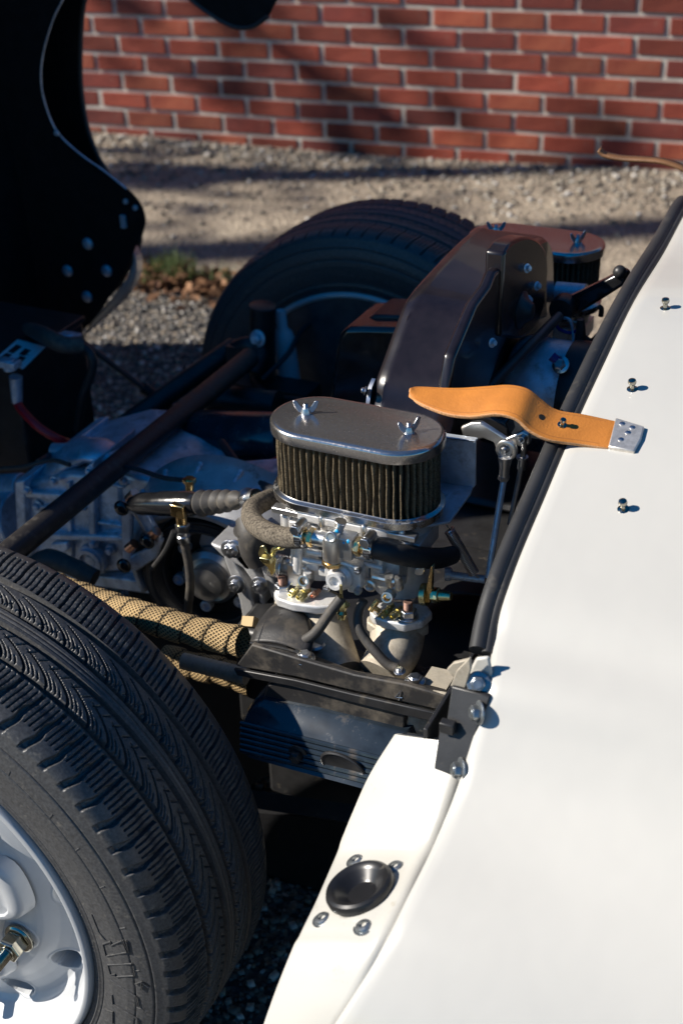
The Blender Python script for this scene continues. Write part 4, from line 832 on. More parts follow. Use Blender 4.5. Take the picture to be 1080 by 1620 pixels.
g = G(); g.tube([P(829, 697, y=yl), P(826, 730, y=yl), P(806, 830, y=yl-.02)], .0028, 8, 2); g.lathe(P(826, 722, y=yl), (0, 0, -1), [(.006, 0), (.006, .002)], 12); g.tube([P(826, 726, y=yl), P(824, 742, y=yl)], .0042, 10, 1); obj('throttle_rod', g, M['zinc'], crank)
g = G(); a, b_ = P(710, 838, y=.03), P(750, 908, y=.03); g.coil(a, b_, .0050, .0007, 30, 5, 14); g.tube([P(706, 830, y=.03), a], .0008, 5, 1); g.tube([b_, P(756, 914, y=.03)], .0008, 5, 1); obj('return_spring', g, M['zinc'], car, label='coiled throttle return spring')
g = G(); g.cyl(P(706, 909, y=.04), P(768, 917, y=.04), .0042, .0042, 14); g.lathe(P(703, 908, y=.04), RT, [(.007, 0), (.007, .006), (.005, .008)], 14); obj('cross_shaft', g, M['case'], car)
# bulkhead inside the opening, under the seal
g = G(); g.grid([[V3(.205+.02*t, q[1], q[2]-.012) if t == 0 else V3(.225, q[1]*.98+.005, max(-.62, q[2]-.012-.5*t)) for t in (0, .1, .5, 1)] for q in seam[54:-20]]); obj('bulkhead', g, M['black_fibre'], car, solid=.003)

# ---------------------------------------------------------------- fan shroud, oil cooler housing, generator
xs0, xs1 = -.022, .066
ledge = [P(572, 690, x=xs0), P(585, 640, x=xs0), P(592, 600, x=xs0), P(606, 560, x=xs0), P(624, 510, x=xs0), P(643, 467, x=xs0), P(685, 418, x=xs0), P(722, 380, x=xs0), P(744, 362, x=xs0)]
ys_ = [(float(q[1]), float(q[2])) for q in ledge]
top_z = ys_[-1][1]; apex = ys_[-1][0]
prof = smooth_path([V3(0, *q) for q in ys_]+[V3(0, apex+.018, top_z-.006), V3(0, apex+.04, top_z-.035), V3(0, apex+.055, top_z-.12), V3(0, apex+.06, top_z-.30)], 4)
cen = V3(0, apex-.04, top_z-.20)
def shr(off, x): return [V3(x, q[1], q[2])+(-nrm(q-cen)*off) for q in prof]
g = G(); g.grid([shr(.012, xs0), shr(.004, xs0+.001), shr(0, xs0+.006), shr(0, xs0+.010), shr(-.001, xs0+.012), shr(0, xs0+.016), shr(0, xs1-.02), shr(.001, xs1-.008), shr(.006, xs1-.001), shr(.014, xs1), [cen+V3(xs1, 0, 0)]*len(prof)])
g.grid([shr(.012, xs0), [cen+V3(xs0, 0, 0)]*len(prof)])
shroud = obj('fan_shroud', g, M['shroud'], car, ang=40, label='tall glossy black fan shroud arching over the engine')
# stepped front face with scalloped edge and fan mouth
g = G(); A_ = []
fp = [P(a, b_, x=xs1+.012) for a, b_ in ((850, 372), (812, 400), (806, 398), (772, 425), (764, 445), (762, 500), (768, 520), (790, 515), (806, 470), (812, 440))]
g.prism([P(a, b_, x=xs1+.002) for a, b_ in ((848, 374), (800, 396), (765, 428), (756, 450), (735, 478), (700, 560), (690, 620), (745, 640), (772, 560), (790, 520), (850, 500))], (.012, 0, 0)); obj('shroud_face', g, M['shroud'], shroud, bevel=.004, seg=3)
g = G(); g.prism(smooth_path([P(a, b_, x=xs1+.018) for a, b_ in ((798, 400), (812, 382), (836, 374), (856, 384), (866, 410), (864, 460), (852, 510), (825, 535), (792, 532))], 4), (-.02, 0, 0)); obj('side_cover', g, M['shroud'], shroud, bevel=.003)
for px, py in ((833, 424), (849, 452), (835, 474), (778, 542)):
    c = P(px, py, x=xs1+.020); g = G(); g.bolt(c, (1, -.4, .2), .0032); obj('shroud_bolt', g, M['case'], shroud)
g = G(); g.lathe(P(822, 490, x=xs1+.016), (1, 0, 0), [(.020, 0), (.020, .003), (.014, .006), (.008, .014), (.001, .015)], 24); obj('fan_hub', g, M['black_satin'], shroud)
g = G(); c = P(580, 600, y=.1)
g.prism([P(578, 640, x=xs0-.004), P(582, 612, x=xs0-.004), P(588, 598, x=xs0-.004), P(590, 640, x=xs0-.004)], (.004, 0, 0)); g.bolt(P(578, 618, x=xs0-.004), (-1, -.5, .3), .003); obj('shroud_clip', g, M['zinc'], shroud)
# oil cooler housing
g = G(); oy = .36
fr_ = [P(a, b_, y=oy) for a, b_ in ((518, 650), (530, 560), (536, 530), (545, 519), (572, 518), (640, 520), (640, 650))]
g.prism(fr_, (0, .09, 0)); oc = obj('oil_cooler_housing', g, M['black_gloss'], car, bevel=.006, seg=3, label='glossy black oil cooler housing left of the shroud')
g = G(); g.prism([P(a, b_, y=oy+.03) for a, b_ in ((560, 520), (580, 505), (592, 498), (640, 500), (640, 530))], (0, .06, 0)); obj('housing_top', g, M['black_satin'], oc, bevel=.003)
# generator
gy = .272; c0 = P(795, 600, y=gy); c0 = V3(.068, .262, -.062); 
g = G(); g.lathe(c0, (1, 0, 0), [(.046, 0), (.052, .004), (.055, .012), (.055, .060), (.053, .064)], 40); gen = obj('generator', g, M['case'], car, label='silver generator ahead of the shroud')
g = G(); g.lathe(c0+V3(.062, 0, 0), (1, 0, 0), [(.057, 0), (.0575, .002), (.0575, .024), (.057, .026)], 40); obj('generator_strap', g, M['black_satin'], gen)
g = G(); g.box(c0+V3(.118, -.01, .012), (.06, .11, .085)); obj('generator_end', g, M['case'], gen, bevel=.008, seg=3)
c = P(887, 577, y=.22); g = G(); g.bolt(c, (-.1, -.8, .5), .006, .005); obj('terminal_bolt', g, M['zinc'], gen); g = G(); g.tube([P(872, 563, y=.22), P(884, 573, y=.22)], .005, 10, 1); obj('blue_terminal', g, M['blue'], gen)
# throttle cross bar
g = G(); g.tube([P(884, 500, y=.31), P(825, 560, y=.215), P(765, 622, y=.15), P(740, 660, y=.11)], .0056, 12, 4); bar = obj('cross_bar', g, mat('brown_painted_bar', (.10, .07, .065), .4, .3, var=.2), car, label='thin brown linkage bar running towards the far filter')
g = G(); g.prism([P(a, b_, y=.34) for a, b_ in ((882, 478), (905, 468), (950, 446), (985, 428), (994, 436), (986, 452), (950, 475), (915, 496), (897, 505), (880, 502))], (0, .016, 0)); obj('bar_arm', g, M['black_gloss'], bar, bevel=.004, seg=3)
g = G(); g.lathe(P(886, 492, y=.325), (0, 1, 0), [(.013, 0), (.014, .003), (.014, .02), (.012, .024)], 20); obj('bar_joint', g, M['black_satin'], bar); g = G(); g.ball(P(980, 430, y=.34), .0075, 14); obj('ball_knob', g, M['black_satin'], bar)
g = G(); g.tube([P(877, 505, y=.32), P(884, 520, y=.31), P(905, 526, y=.31), (P(922, 514, y=.31))], .0018, 8, 6); obj('blue_wire', g, M['blue'], car)
g = G(); g.tube([P(880, 503, y=.32), P(900, 505, y=.31), (P(906, 525, y=.31)), P(905, 545, y=.3), (P(893, 560, y=.3))], .0018, 8, 6); obj('grey_wire', g, M['case'], car)
g = G(); g.tube([P(946, 484, y=.36), P(951, 488, y=.36), P(950, 500, y=.36)], .003, 8, 4); obj('bent_pin', g, M['black_satin'], car); g = G(); g.tube([P(918, 530, y=.33), P(935, 540, y=.33), P(950, 528, y=.33)], .004, 8, 4); obj('black_cable', g, M['rubber'], car); g = G(); g.tube([P(918, 505, y=.3), P(918, 530, y=.3), P(912, 560, y=.3)], [.004, .006, .005], 8, 3); obj('black_cable', g, M['rubber'], car)
g = G(); g.cyl(P(880, 462, y=.46), P(926, 466, y=.46), .013, .013, 20); obj('far_canister', g, M['case'], car)

# far bank: copies of the near filter and carburettor
D = V3(0, .5441, 0)
f2 = dup(filt, D, car, 'far oval air filter standing in shade behind the shroud'); c2x = dup(cb, D, car, 'far carburettor in deep shade')
m2 = dup(mani, D, car, 'far intake manifold in deep shade')

# ---------------------------------------------------------------- gearbox side
gy0 = .195
g = G()
def slab(poly, y, th): g.prism([P(a, b_, y=y) for a, b_ in poly], (0, th, 0))
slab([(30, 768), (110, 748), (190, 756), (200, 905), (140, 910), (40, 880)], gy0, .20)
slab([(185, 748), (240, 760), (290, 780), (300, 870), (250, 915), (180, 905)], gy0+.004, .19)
gb = obj('gearbox', g, M['case'], car, bevel=.006, seg=3, label='grey cast gearbox with a sky-blue tint, in shade left of the engine')
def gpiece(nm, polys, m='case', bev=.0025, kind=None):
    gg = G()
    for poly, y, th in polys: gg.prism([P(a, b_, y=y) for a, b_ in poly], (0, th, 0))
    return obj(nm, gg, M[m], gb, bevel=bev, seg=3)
gpiece('end_flange', [([(22, 762), (38, 760), (44, 890), (28, 886)], gy0-.012, .2)])
gpiece('middle_rib', [([(136, 738), (148, 730), (152, 905), (142, 908)], gy0-.010, .1)])
gpiece('lower_rib', [([(80, 845), (196, 848), (240, 860), (240, 868), (190, 858), (80, 855)], gy0-.012, .05)])
gpiece('upper_rib', [([(40, 778), (100, 782), (140, 790), (140, 797), (96, 792), (38, 788)], gy0-.010, .05)])
gpiece('bottom_rail', [([(95, 905), (200, 916), (270, 930), (268, 945), (190, 934), (92, 920)], gy0-.008, .08)])
gpiece('filler_boss', [([(80, 860), (106, 858), (108, 870), (100, 876), (80, 874)], gy0-.014, .05)])
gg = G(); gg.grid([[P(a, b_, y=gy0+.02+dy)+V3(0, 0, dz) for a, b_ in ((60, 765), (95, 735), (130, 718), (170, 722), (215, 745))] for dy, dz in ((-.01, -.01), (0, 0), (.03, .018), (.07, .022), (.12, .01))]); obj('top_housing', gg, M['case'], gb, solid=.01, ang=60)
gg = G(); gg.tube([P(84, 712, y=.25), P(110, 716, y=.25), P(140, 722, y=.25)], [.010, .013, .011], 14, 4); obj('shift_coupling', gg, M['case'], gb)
c = P(144, 886, y=gy0-.012); gg = G(); gg.lathe(c, (0, -1, 0), [(.0215, -.006), (.0215, .002), (.018, .003), (.018, .007), (.013, .008), (.0125, .002), (.0001, .002)], 32); gg.hexn(c+V3(0, -.001, 0), (0, -1, 0), .0085, .004); obj('drain_plug', gg, M['case'], gb)
for k, (px, py) in enumerate(((60, 800), (60, 830), (175, 870), (110, 900), (220, 875))): gg = G(); gg.bolt(P(px, py, y=gy0-.003), (0, -1, 0), .005); obj('case_bolt', gg, M['case'], gb)
gg = G()
for k in range(26): gg.ball(P(105+rb.random()*60-10, 880+rb.random()*28+8, y=gy0-.012), .004+.004*rb.random(), 8)
gg2 = G(); gg2.tube([P(40, 900, y=.12), P(75, 885, y=.12), P(110, 895, y=.12), P(150, 915, y=.12)], [.010, .014, .012, .012], 12, 6); obj('rubber_boot', gg2, M['hose'], gb)
# parts of drive train at the left edge
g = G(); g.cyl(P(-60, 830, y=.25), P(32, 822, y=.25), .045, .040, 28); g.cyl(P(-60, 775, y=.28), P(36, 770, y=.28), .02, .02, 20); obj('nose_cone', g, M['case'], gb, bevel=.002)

# slave cylinder, its plate, fitting and hose
ys2 = .10
g = G(); a, b_ = P(208, 797, y=ys2), P(312, 797, y=ys2-.01); d = nrm(b_-a); Lc = np.linalg.norm(b_-a)
g.lathe(a, d, [(.0085, 0), (.010, .004), (.0125, .012), (.0135, .018), (.0135, Lc*.45), (.0145, Lc*.46), (.0145, Lc*.92), (.0125, Lc)], 32); slave = obj('slave_cylinder', g, M['black_gloss'], car, label='black clutch slave cylinder with ribbed rubber bellows')
a2, b2 = b_, P(396, 789, y=ys2-.03); d2 = nrm(b2-a2); L2 = np.linalg.norm(b2-a2); pr = []
for k in range(5): pr += [(.0105-.0004*k, L2*(.02+.155*k)), (.0152-.0008*k if k < 4 else .011, L2*(.09+.155*k)), (.0152-.0008*k if k < 4 else .011, L2*(.11+.155*k))]
pr += [(.006, L2*.86)]
g = G(); g.lathe(a2, d2, pr, 32); obj('bellows', g, M['hose'], slave)
g = G(); e = P(388, 789, y=ys2-.03); g.lathe(e, d2, [(.011, 0), (.012, .004), (.008, .006), (.008, .012), (.010, .013), (.010, .018)], 20); ft = obj('push_rod_end', g, M['zinc'], slave); g = G(); g.hexn(P(400, 789, y=ys2-.032), d2, .0075, .009); obj('push_rod_nut', g, M['brass'], ft)
g = G(); cen2 = [(193, 800), (200, 785), (214, 783), (225, 800), (252, 845), (256, 862), (240, 880), (214, 905), (206, 912), (196, 900)]
yp = ys2+.012
g.prism([P(a, b_, y=yp) for a, b_ in ((190, 795), (200, 786), (208, 790), (206, 900), (194, 905))], (0, .008, 0)); g.prism([P(a, b_, y=yp) for a, b_ in ((206, 788), (222, 800), (254, 850), (250, 862), (236, 850), (206, 812))], (0, .008, 0)); g.prism([P(a, b_, y=yp) for a, b_ in ((200, 900), (206, 880), (238, 866), (246, 850), (256, 856), (246, 884), (215, 905))], (0, .008, 0))
sp_ = obj('slave_bracket', g, M['case'], slave, bevel=.002, label='triangular bracket with copper-coloured spacers')
for px, py, qx, qy in ((204, 790, 214, 780), (238, 851, 248, 840), (203, 868, 213, 860)): g = G(); g.cyl(P(px, py, y=yp-.004), P(qx, qy, y=yp-.004), .0062, .0062, 20); obj('copper_spacer', g, M['copper'], sp_)
for px, py in ((192, 804), (233, 857), (196, 895)): c = P(px, py, y=yp-.01); g = G(); g.ball(c, .0098, 18, (1, .6, 1)); obj('black_cap', g, M['black_gloss'], sp_)
g = G(); g.tube([P(213, 812, y=yp-.002), P(232, 846, y=yp-.002)], .0012, 8, 1); obj('split_pin', g, M['zinc'], sp_)
yq = ys2-.02
g = G(); g.box(P(285, 805, y=yq), (.017, .016, .016)); g.cyl(P(286, 812, y=yq), P(288, 830, y=yq), .0062, .0062, 20); fit = obj('brass_elbow', g, M['brass'], car, bevel=.0012, label='square brass elbow under the slave cylinder')
g = G(); g.hexn(P(288, 828, y=yq), (.05, 0, -1), .0082, .009); g.lathe(P(289, 841, y=yq), (.05, 0, -1), [(.0068, 0), (.0068, .004), (.0078, .005), (.0078, .012), (.0066, .014)], 20); obj('hose_ferrule', g, M['yellow_zinc_pale'] if 'yellow_zinc_pale' in M else M['zinc'], fit)
hose('clutch_hose', [(291, 856, yq), (298, 890, yq), (301, 925, yq), (299, 950, yq+.01), (296, 985, yq+.02)], .0052, 'hose', 'grey hose hanging from the brass elbow')
g = G(); g.cyl(P(300, 756, y=.14), P(300, 774, y=.14), .0055, .0055, 14); g.hexn(P(300, 764, y=.14), (0, 0, 1), .008, .006); obj('bleed_nipple', g, M['brass'], car)
# drive flange (CV joint) in front of the case
yc2 = .115; cc = P(318, 932, y=yc2); n = nrm(V3(.12, -1, .05))
g = G(); g.lathe(cc+n*-.05, n, [(.083, 0), (.083, .02), (.079, .030), (.079, .036), (.072, .038), (.066, .034), (.060, .020), (.058, .006), (.040, .004), (.001, .004)], 64); flg = obj('drive_flange', g, M['cv'] if 'cv' in M else M['black_satin'], car, ang=35, label='round drive flange behind the wrapped exhaust')
for r_, h_, t_ in ((.071, -.012, .0022), (.062, -.028, .002), (.081, -.016, .0018)):
    g = G(); X_, Y_, Z_ = frame(n); g.tube([cc+n*h_+(X_*math.cos(a)+Y_*math.sin(a))*r_ for a in np.linspace(0, 2*math.pi, 64)], t_, 8, 1); obj('seal_ring', g, M['rubber'], flg)
g = G(); g.lathe(cc-n*.04, n, [(.036, 0), (.036, .012), (.030, .018), (.022, .014), (.022, .03), (.012, .034)], 32); obj('stub_axle', g, M['alu_bright'], flg)
for k in range(6): a = k*math.pi/3+.3; c = cc-n*.042+(X_*math.cos(a)+Y_*math.sin(a))*.047; g = G(); g.lathe(c, n, [(.0075, 0), (.0075, .010), (.0055, .011), (.005, .006)], 18); obj('flange_bolt', g, M['case'], flg)
# case cover behind flange, lit webs on the right
g = G(); A_ = []
for r_, dy in ((.084, .020), (.089, .012), (.092, .012), (.098, .020), (.104, .034), (.116, .05), (.120, .075), (.128, .09)): A_.append([cc+V3(math.cos(a)*r_*(1.12+.0*r_), dy, math.sin(a)*r_+.005) for a in np.linspace(-1.3, 3.6, 60)])
g.grid(A_); cov = obj('bell_housing', g, M['case_light'], car, solid=.004, ang=50, label='cast clutch housing with bolted webs')
for poly in ([(352, 880), (362, 872), (392, 930), (402, 960), (400, 985), (384, 985), (378, 950)], [(362, 870), (376, 862), (412, 918), (420, 960), (414, 980), (406, 930)], [(395, 850), (410, 862), (438, 930), (430, 950), (414, 905), (396, 868)], [(330, 860), (350, 866), (386, 880), (402, 900), (392, 905), (350, 880)]):
    g = G(); g.prism([P(a, b_, y=.045) for a, b_ in poly], (0, .05, 0)); obj('web', g, M['case_light'], cov, bevel=.003, seg=3)
for px, py in ((374, 924), (411, 926), (372, 868), (364, 868)):
    c = P(px, py, y=.04); g = G(); g.bolt(c, (.1, -1, .2), .0068, .006); obj('case_bolt', g, M['zinc'], cov, bevel=.0006)
g = G(); g.tube([P(392, 820, y=.05), P(400, 845, y=.04), P(404, 870, y=.04), P(412, 890, y=.04)], [.014, .017, .017, .014], 18, 6); g.lathe(P(398, 835, y=.045), (.1, 0, -1), [(.02, 0), (.02, .003)], 20); obj('breather_boot', g, M['hose'], cov)
g = G(); g.tube([P(350, 700, y=.28), P(400, 760, y=.2), P(480, 790, y=.15), P(520, 800, y=.12)], .006, 8, 4); obj('coil_lead', g, M['rubber'], car)
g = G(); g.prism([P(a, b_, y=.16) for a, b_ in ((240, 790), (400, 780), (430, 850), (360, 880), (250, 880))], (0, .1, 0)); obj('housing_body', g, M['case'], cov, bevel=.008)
g = G(); g.tube([P(386, 984, y=-.03), P(404, 985, y=-.03)], .0075, 4, 1); obj('wood_spacer', g, M['wrap_tan'], car)
# wrapped exhaust
def wrap_mat():
    m = bpy.data.materials.new('woven_exhaust_wrap'); m.use_nodes = True; N = m.node_tree.nodes; L = m.node_tree.links; b = N['Principled BSDF']; b.inputs['Roughness'].default_value = .75; b.inputs['Specular IOR Level'].default_value = .3
    uv = N.new('ShaderNodeTexCoord'); sep = N.new('ShaderNodeSeparateXYZ'); L.new(uv.outputs['UV'], sep.inputs[0])
    def mth(op, a, b_=None):
        n = N.new('ShaderNodeMath'); n.operation = op
        for i, q in enumerate((a, b_)):
            if q is None: continue
            if isinstance(q, (int, float)): n.inputs[i].default_value = q
            else: L.new(q, n.inputs[i])
        return n.outputs[0]
    u, v = sep.outputs[0], sep.outputs[1]
    a = mth('SINE', mth('MULTIPLY', mth('ADD', u, mth('MULTIPLY', v, .9)), 1150.0)); c = mth('SINE', mth('MULTIPLY', mth('SUBTRACT', mth('MULTIPLY', u, 1.0), mth('MULTIPLY', v, 1.1)), 1150.0))
    wv = mth('MULTIPLY', mth('ADD', mth('MAXIMUM', a, c), 1.0), .5)
    rp = N.new('ShaderNodeValToRGB'); L.new(wv, rp.inputs[0]); e = rp.color_ramp.elements; e[0].position = .35; e[0].color = (.05, .035, .018, 1); e[1].position = .8; e[1].color = (.46, .32, .155, 1)
    fr = mth('FRACT', mth('ADD', mth('MULTIPLY', u, 1/.026), mth('MULTIPLY', v, .9/.125))); seam_ = mth('SUBTRACT', 1.0, mth('MULTIPLY', mth('LESS_THAN', fr, .07), .85))
    nz = N.new('ShaderNodeTexNoise'); nz.inputs['Scale'].default_value = 30; nz.inputs['Detail'].default_value = 5; L.new(uv.outputs['Object'], nz.inputs['Vector']); k_ = mth('MULTIPLY', seam_, mth('ADD', mth('MULTIPLY', nz.outputs['Fac'], 1.5), .10))
    mx = N.new('ShaderNodeMix'); mx.data_type = 'RGBA'; mx.blend_type = 'MULTIPLY'; mx.inputs[0].default_value = 1; L.new(rp.outputs[0], mx.inputs[6]); cmb = N.new('ShaderNodeCombineColor')
    for i in range(3): L.new(k_, cmb.inputs[i])
    L.new(cmb.outputs[0], mx.inputs[7]); L.new(mx.outputs[2], b.inputs['Base Color']); bp = N.new('ShaderNodeBump'); bp.inputs['Strength'].default_value = 1; bp.inputs['Distance'].default_value = .0012; L.new(wv, bp.inputs['Height']); L.new(bp.outputs[0], b.inputs['Normal'])
    return m
def uv_tube(nm, pts, rfun, m, parent, n=36, sub=14, label=None):
    p = smooth_path(pts, sub); Ln = len(p); s = np.concatenate([[0], np.cumsum([np.linalg.norm(p[i+1]-p[i]) for i in range(Ln-1)])])
    x, y, _ = frame(p[1]-p[0]); rings = []
    for i in range(Ln):
        t = nrm(p[min(i+1, Ln-1)]-p[max(i-1, 0)]); x = nrm(x-t*(x@t)); y = np.cross(t, x)
        rings.append([p[i]+(x*math.cos(2*math.pi*k/n)+y*math.sin(2*math.pi*k/n))*rfun(s[i], 2*math.pi*k/n) for k in range(n)])
    g = G(); g.grid(rings, cv=True); o = obj(nm, g, m, parent, ang=60, label=label); me = o.data; ul = me.uv_layers.new(name='UVMap')
    for poly in me.polygons:
        for li in poly.loop_indices:
            vi = me.loops[li].vertex_index; i, k = divmod(vi, n)
            if k == 0 and any(me.loops[j].vertex_index % n == n-1 for j in poly.loop_indices): k = n
            ul.data[li].uv = (s[i], k/n*.125)
    return o
WM = wrap_mat()
def rwrap(s, a):   # spiral overlaps every 24 mm
    ph = (s/.026+a/(2*math.pi)*.9) % 1.0; return .0138+.0026*ph**.6+.0005*math.sin(s*140)
wr = uv_tube('wrapped_exhaust', [P(20, 900, y=-.02), P(90, 930, y=-.055), P(160, 955, y=-.08), P(240, 980, y=-.10), P(320, 1002, y=-.105), P(384, 1016, y=-.105)], rwrap, WM, car, label='exhaust pipe wound in woven tan heat wrap', sub=26)
wr2 = uv_tube('wrapped_exhaust', [P(260, 1040, y=.0), P(310, 1055, y=.0), P(350, 1062, y=.0), P(400, 1080, y=.0)], rwrap, WM, car, label='second wrapped pipe lower in the shade')
g = G(); g.cyl(P(290, 1046, y=-.07), P(390, 1070, y=-.07), .009, .009, 20); obj('exhaust_stub', g, M['alu_dirty'], car)

# ribs and small hardware on the gearbox
for poly in ([(50, 800), (134, 806), (134, 809), (50, 803)], [(104, 764), (110, 763), (114, 886), (108, 886)],
             [(154, 762), (196, 770), (196, 774), (154, 766)], [(154, 825), (196, 832), (196, 836), (154, 829)], [(250, 780), (300, 792), (300, 797), (250, 785)]):
    gpiece('casting_rib', [(poly, gy0-.006, .03)], bev=.0012)
for px, py in ((44, 775), (46, 872), (142, 745), (148, 860), (196, 760), (196, 850), (126, 790), (160, 900), (70, 893), (86, 760)):
    gg = G(); gg.bolt(P(px, py, y=gy0-.010), (0, -1, 0), .0042); obj('case_bolt', gg, M['case'], gb, bevel=.0004)
for a_ in (2.6, 2.2, 1.8, 1.4, 1.0, .6):
    g = G(); q0 = cc+V3(math.cos(a_)*.095*1.12, .018, math.sin(a_)*.095+.005); q1 = cc+V3(math.cos(a_)*.125*1.12, .075, math.sin(a_)*.125+.005); g.tube([q0, q1], .0035, 8, 1); obj('housing_rib', g, M['case'], cov)
for a_ in (2.75, 2.05, 1.5, .95):
    g = G(); q0 = cc+V3(math.cos(a_)*.101*1.12, .020, math.sin(a_)*.101+.005); g.bolt(q0, (0, -1, .3), .005); obj('housing_bolt', g, M['case'], cov)
for pts, r_, m_ in (([(60, 730, .2), (110, 705, .3), (190, 700, .34), (250, 712, .34)], .0035, 'rubber'), ([(0, 742, .22), (40, 738, .2), (80, 728, .2), (110, 735, .18)], .003, 'hose'), ([(170, 735, .2), (215, 742, .18), (260, 756, .16), (300, 760, .14)], .003, 'rubber'),
                    ([(400, 600, .6), (425, 625, .55), (470, 632, .5), (540, 640, .45)], .0045, 'rubber'), ([(372, 590, .58), (360, 620, .55), (372, 660, .5), (400, 700, .45)], .0035, 'rubber'), ([(240, 900, .09), (262, 870, .08), (275, 840, .08)], .003, 'rubber'), ([(415, 600, .58), (455, 560, .62), (480, 520, .7), (510, 505, .75)], .004, 'rubber')):
    g = G(); g.tube([P(a, b_, y=y) for a, b_, y in pts], r_, 8, 6); obj('thin_cable', g, M[m_], car)
# ---------------------------------------------------------------- chassis tubes, damper tower, starter
g = G(); g.tube([P(-60, 936, y=-.12), P(395, 566, y=.55)], .0150, 20, 1); tb = obj('chassis_tube', g, M['black_tube'] if 'black_tube' in M else M['black_dusty'], car, label='near diagonal black chassis tube, its lower end in sun')
g = G(); g.tube([P(110, 735, y=.36), P(372, 548, y=.62)], .0155, 20, 1); obj('chassis_tube', g, M['black_satin'], car, label='farther diagonal black chassis tube')
g = G(); g.tube([P(100, 690, y=.5), P(220, 700, y=.5), P(330, 720, y=.5)], .016, 16, 2); g.tube([P(-20, 760, y=.45), P(100, 700, y=.5)], .012, 12, 1); obj('chassis_cross_member', g, M['black_satin'], car)
g = G(); a, b_ = P(416, 482, y=.62), P(414, 640, y=.62); g.lathe(a, b_-a, [(.018, 0), (.0205, .001), (.0205, .003), (.0195, .004), (.0195, .17)], 32); tw = obj('damper_tower', g, M['black_satin'], car, label='upright black damper tower before the far wheel')
c = P(408, 535, y=.598); g = G(); g.bolt(c, (-.1, -1, .2), .0085, .008); obj('tower_bolt', g, M['case'], tw, bevel=.0005)
g = G(); g.tube([P(372, 552, y=.6), P(395, 545, y=.6), P(410, 560, y=.6), P(400, 590, y=.58)], .013, 14, 5); g.box(P(388, 560, y=.6), (.05, .03, .03)); g.box(P(440, 620, y=.62), (.12, .05, .03)); obj('tower_joint', g, M['black_satin'], tw, bevel=.003)
g = G(); g.lathe(P(443, 490, y=.66), (.08, 0, -1), [(.006, 0), (.008, .004), (.008, .028), (.014, .036), (.0165, .045), (.018, .14), (.017, .17)], 28); obj('fluid_bottle', g, M['white_plastic'], car, label='pale plastic bottle beside the damper tower')
g = G(); g.tube([P(470, 640, y=.72), P(478, 580, y=.74), P(500, 530, y=.78), P(530, 508, y=.8)], .005, 10, 6); obj('brake_hose', g, M['rubber'], car)
for px, py in ((514, 524), (546, 520)): c = P(px, py, y=.82); g = G(); g.bolt(c, (-.1, -1, .2), .007, .006); obj('hub_bolt', g, M['case'], car)
g = G(); a, b_ = P(312, 690, y=.36), P(460, 696, y=.33); g.lathe(a, b_-a, [(.025, 0), (.034, .004), (.036, .008), (.036, .16), (.034, .165)], 36); st = obj('starter_motor', g, M['vc'] if 'vc' in M else M['black_gloss'], car, label='black starter motor with a sky-blue tint behind the near filter')
c = P(393, 697, y=.325); g = G(); g.lathe(c, (0, -1, .1), [(.011, -.004), (.011, .001), (.0095, .002), (.0095, .0008)], 24); obj('starter_cap', g, M['black_satin'], st); g = G(); g.bolt(P(347, 720, y=.33), (0, -1, 0), .004); obj('starter_bolt', g, M['zinc'], st)
g = G(); g.tube([P(262, 680, y=.4), P(290, 700, y=.38), P(300, 740, y=.3), P(300, 765, y=.2)], [.022, .026, .026, .01], 18, 6); obj('air_duct', g, M['rubber'], car)
g = G(); g.cyl(P(335, 628, y=.5), P(440, 640, y=.5), .020, .020, 20); g.cyl(P(230, 700, y=.4), P(330, 760, y=.35), .02, .02, 12); obj('torsion_tube', g, M['black_satin'], car)
g = G(); g.tube([P(250, 770, y=.3), P(310, 752, y=.3), P(360, 748, y=.3), P(400, 744, y=.28), P(440, 728, y=.26)], .0055, 10, 6); obj('red_cable', g, M['red'], car, label='red starter cable')
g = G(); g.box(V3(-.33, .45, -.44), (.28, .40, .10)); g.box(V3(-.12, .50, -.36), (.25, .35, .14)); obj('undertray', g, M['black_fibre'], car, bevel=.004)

g = G(); g.prism([P(a, b_, y=.16) for a, b_ in ((150, 990), (300, 1010), (425, 1050), (425, 1226), (388, 1246), (150, 1246))], (0, .01, 0)); obj('dark_gap_sheet', g, M['black_fibre'], car)  # black sheet added to keep the gap below the exhaust dark
# ---------------------------------------------------------------- battery
by = .36
pR = P(28, 606, y=by); bt_ = P(60, 585, y=by)[2]
bx1 = pR[0]; bx0 = bx1-.26; z1 = bt_; z0_ = z1-.20
g = G(); g.box(V3((bx0+bx1)/2, by+.085, (z1+z0_)/2), (bx1-bx0, .17, z1-z0_)); bat = obj('battery', g, M['black_satin'], car, bevel=.005, seg=3, label='black battery with a white label at the left edge')
g = G(); g.box(V3((bx0+bx1)/2, by+.085, z1+.004), (bx1-bx0+.006, .176, .010)); obj('battery_top', g, M['black_satin'], bat, bevel=.002)
def ztop(px, py, dz=0): return P(px, py, z=z1+.0095+dz)
g = G(); g.prism([ztop(-6, 566), ztop(28, 537), ztop(72, 549), ztop(36, 584)], (0, 0, .0006)); lab = obj('battery_label', g, M['paper'], bat)
g = G(); 
for (x0, y0), (x1, y1) in (((12, 556), (26, 545)), ((30, 560), (40, 551)), ((-2, 567), (10, 558)), ((22, 572), (32, 563))):
    g.prism([ztop(x0, y0, .0008), ztop(x1, y1, .0008), ztop(x1+9, y1+3, .0008), ztop(x0+9, y0+3, .0008)], (0, 0, .0003))
for k in range(5): g.tube([ztop(18+4*k, 574-4*k, .001), ztop(30+4*k, 578-4*k, .001)], .0004, 4, 1)
obj('label_print', g, M['black_satin'], lab, kind='stuff')
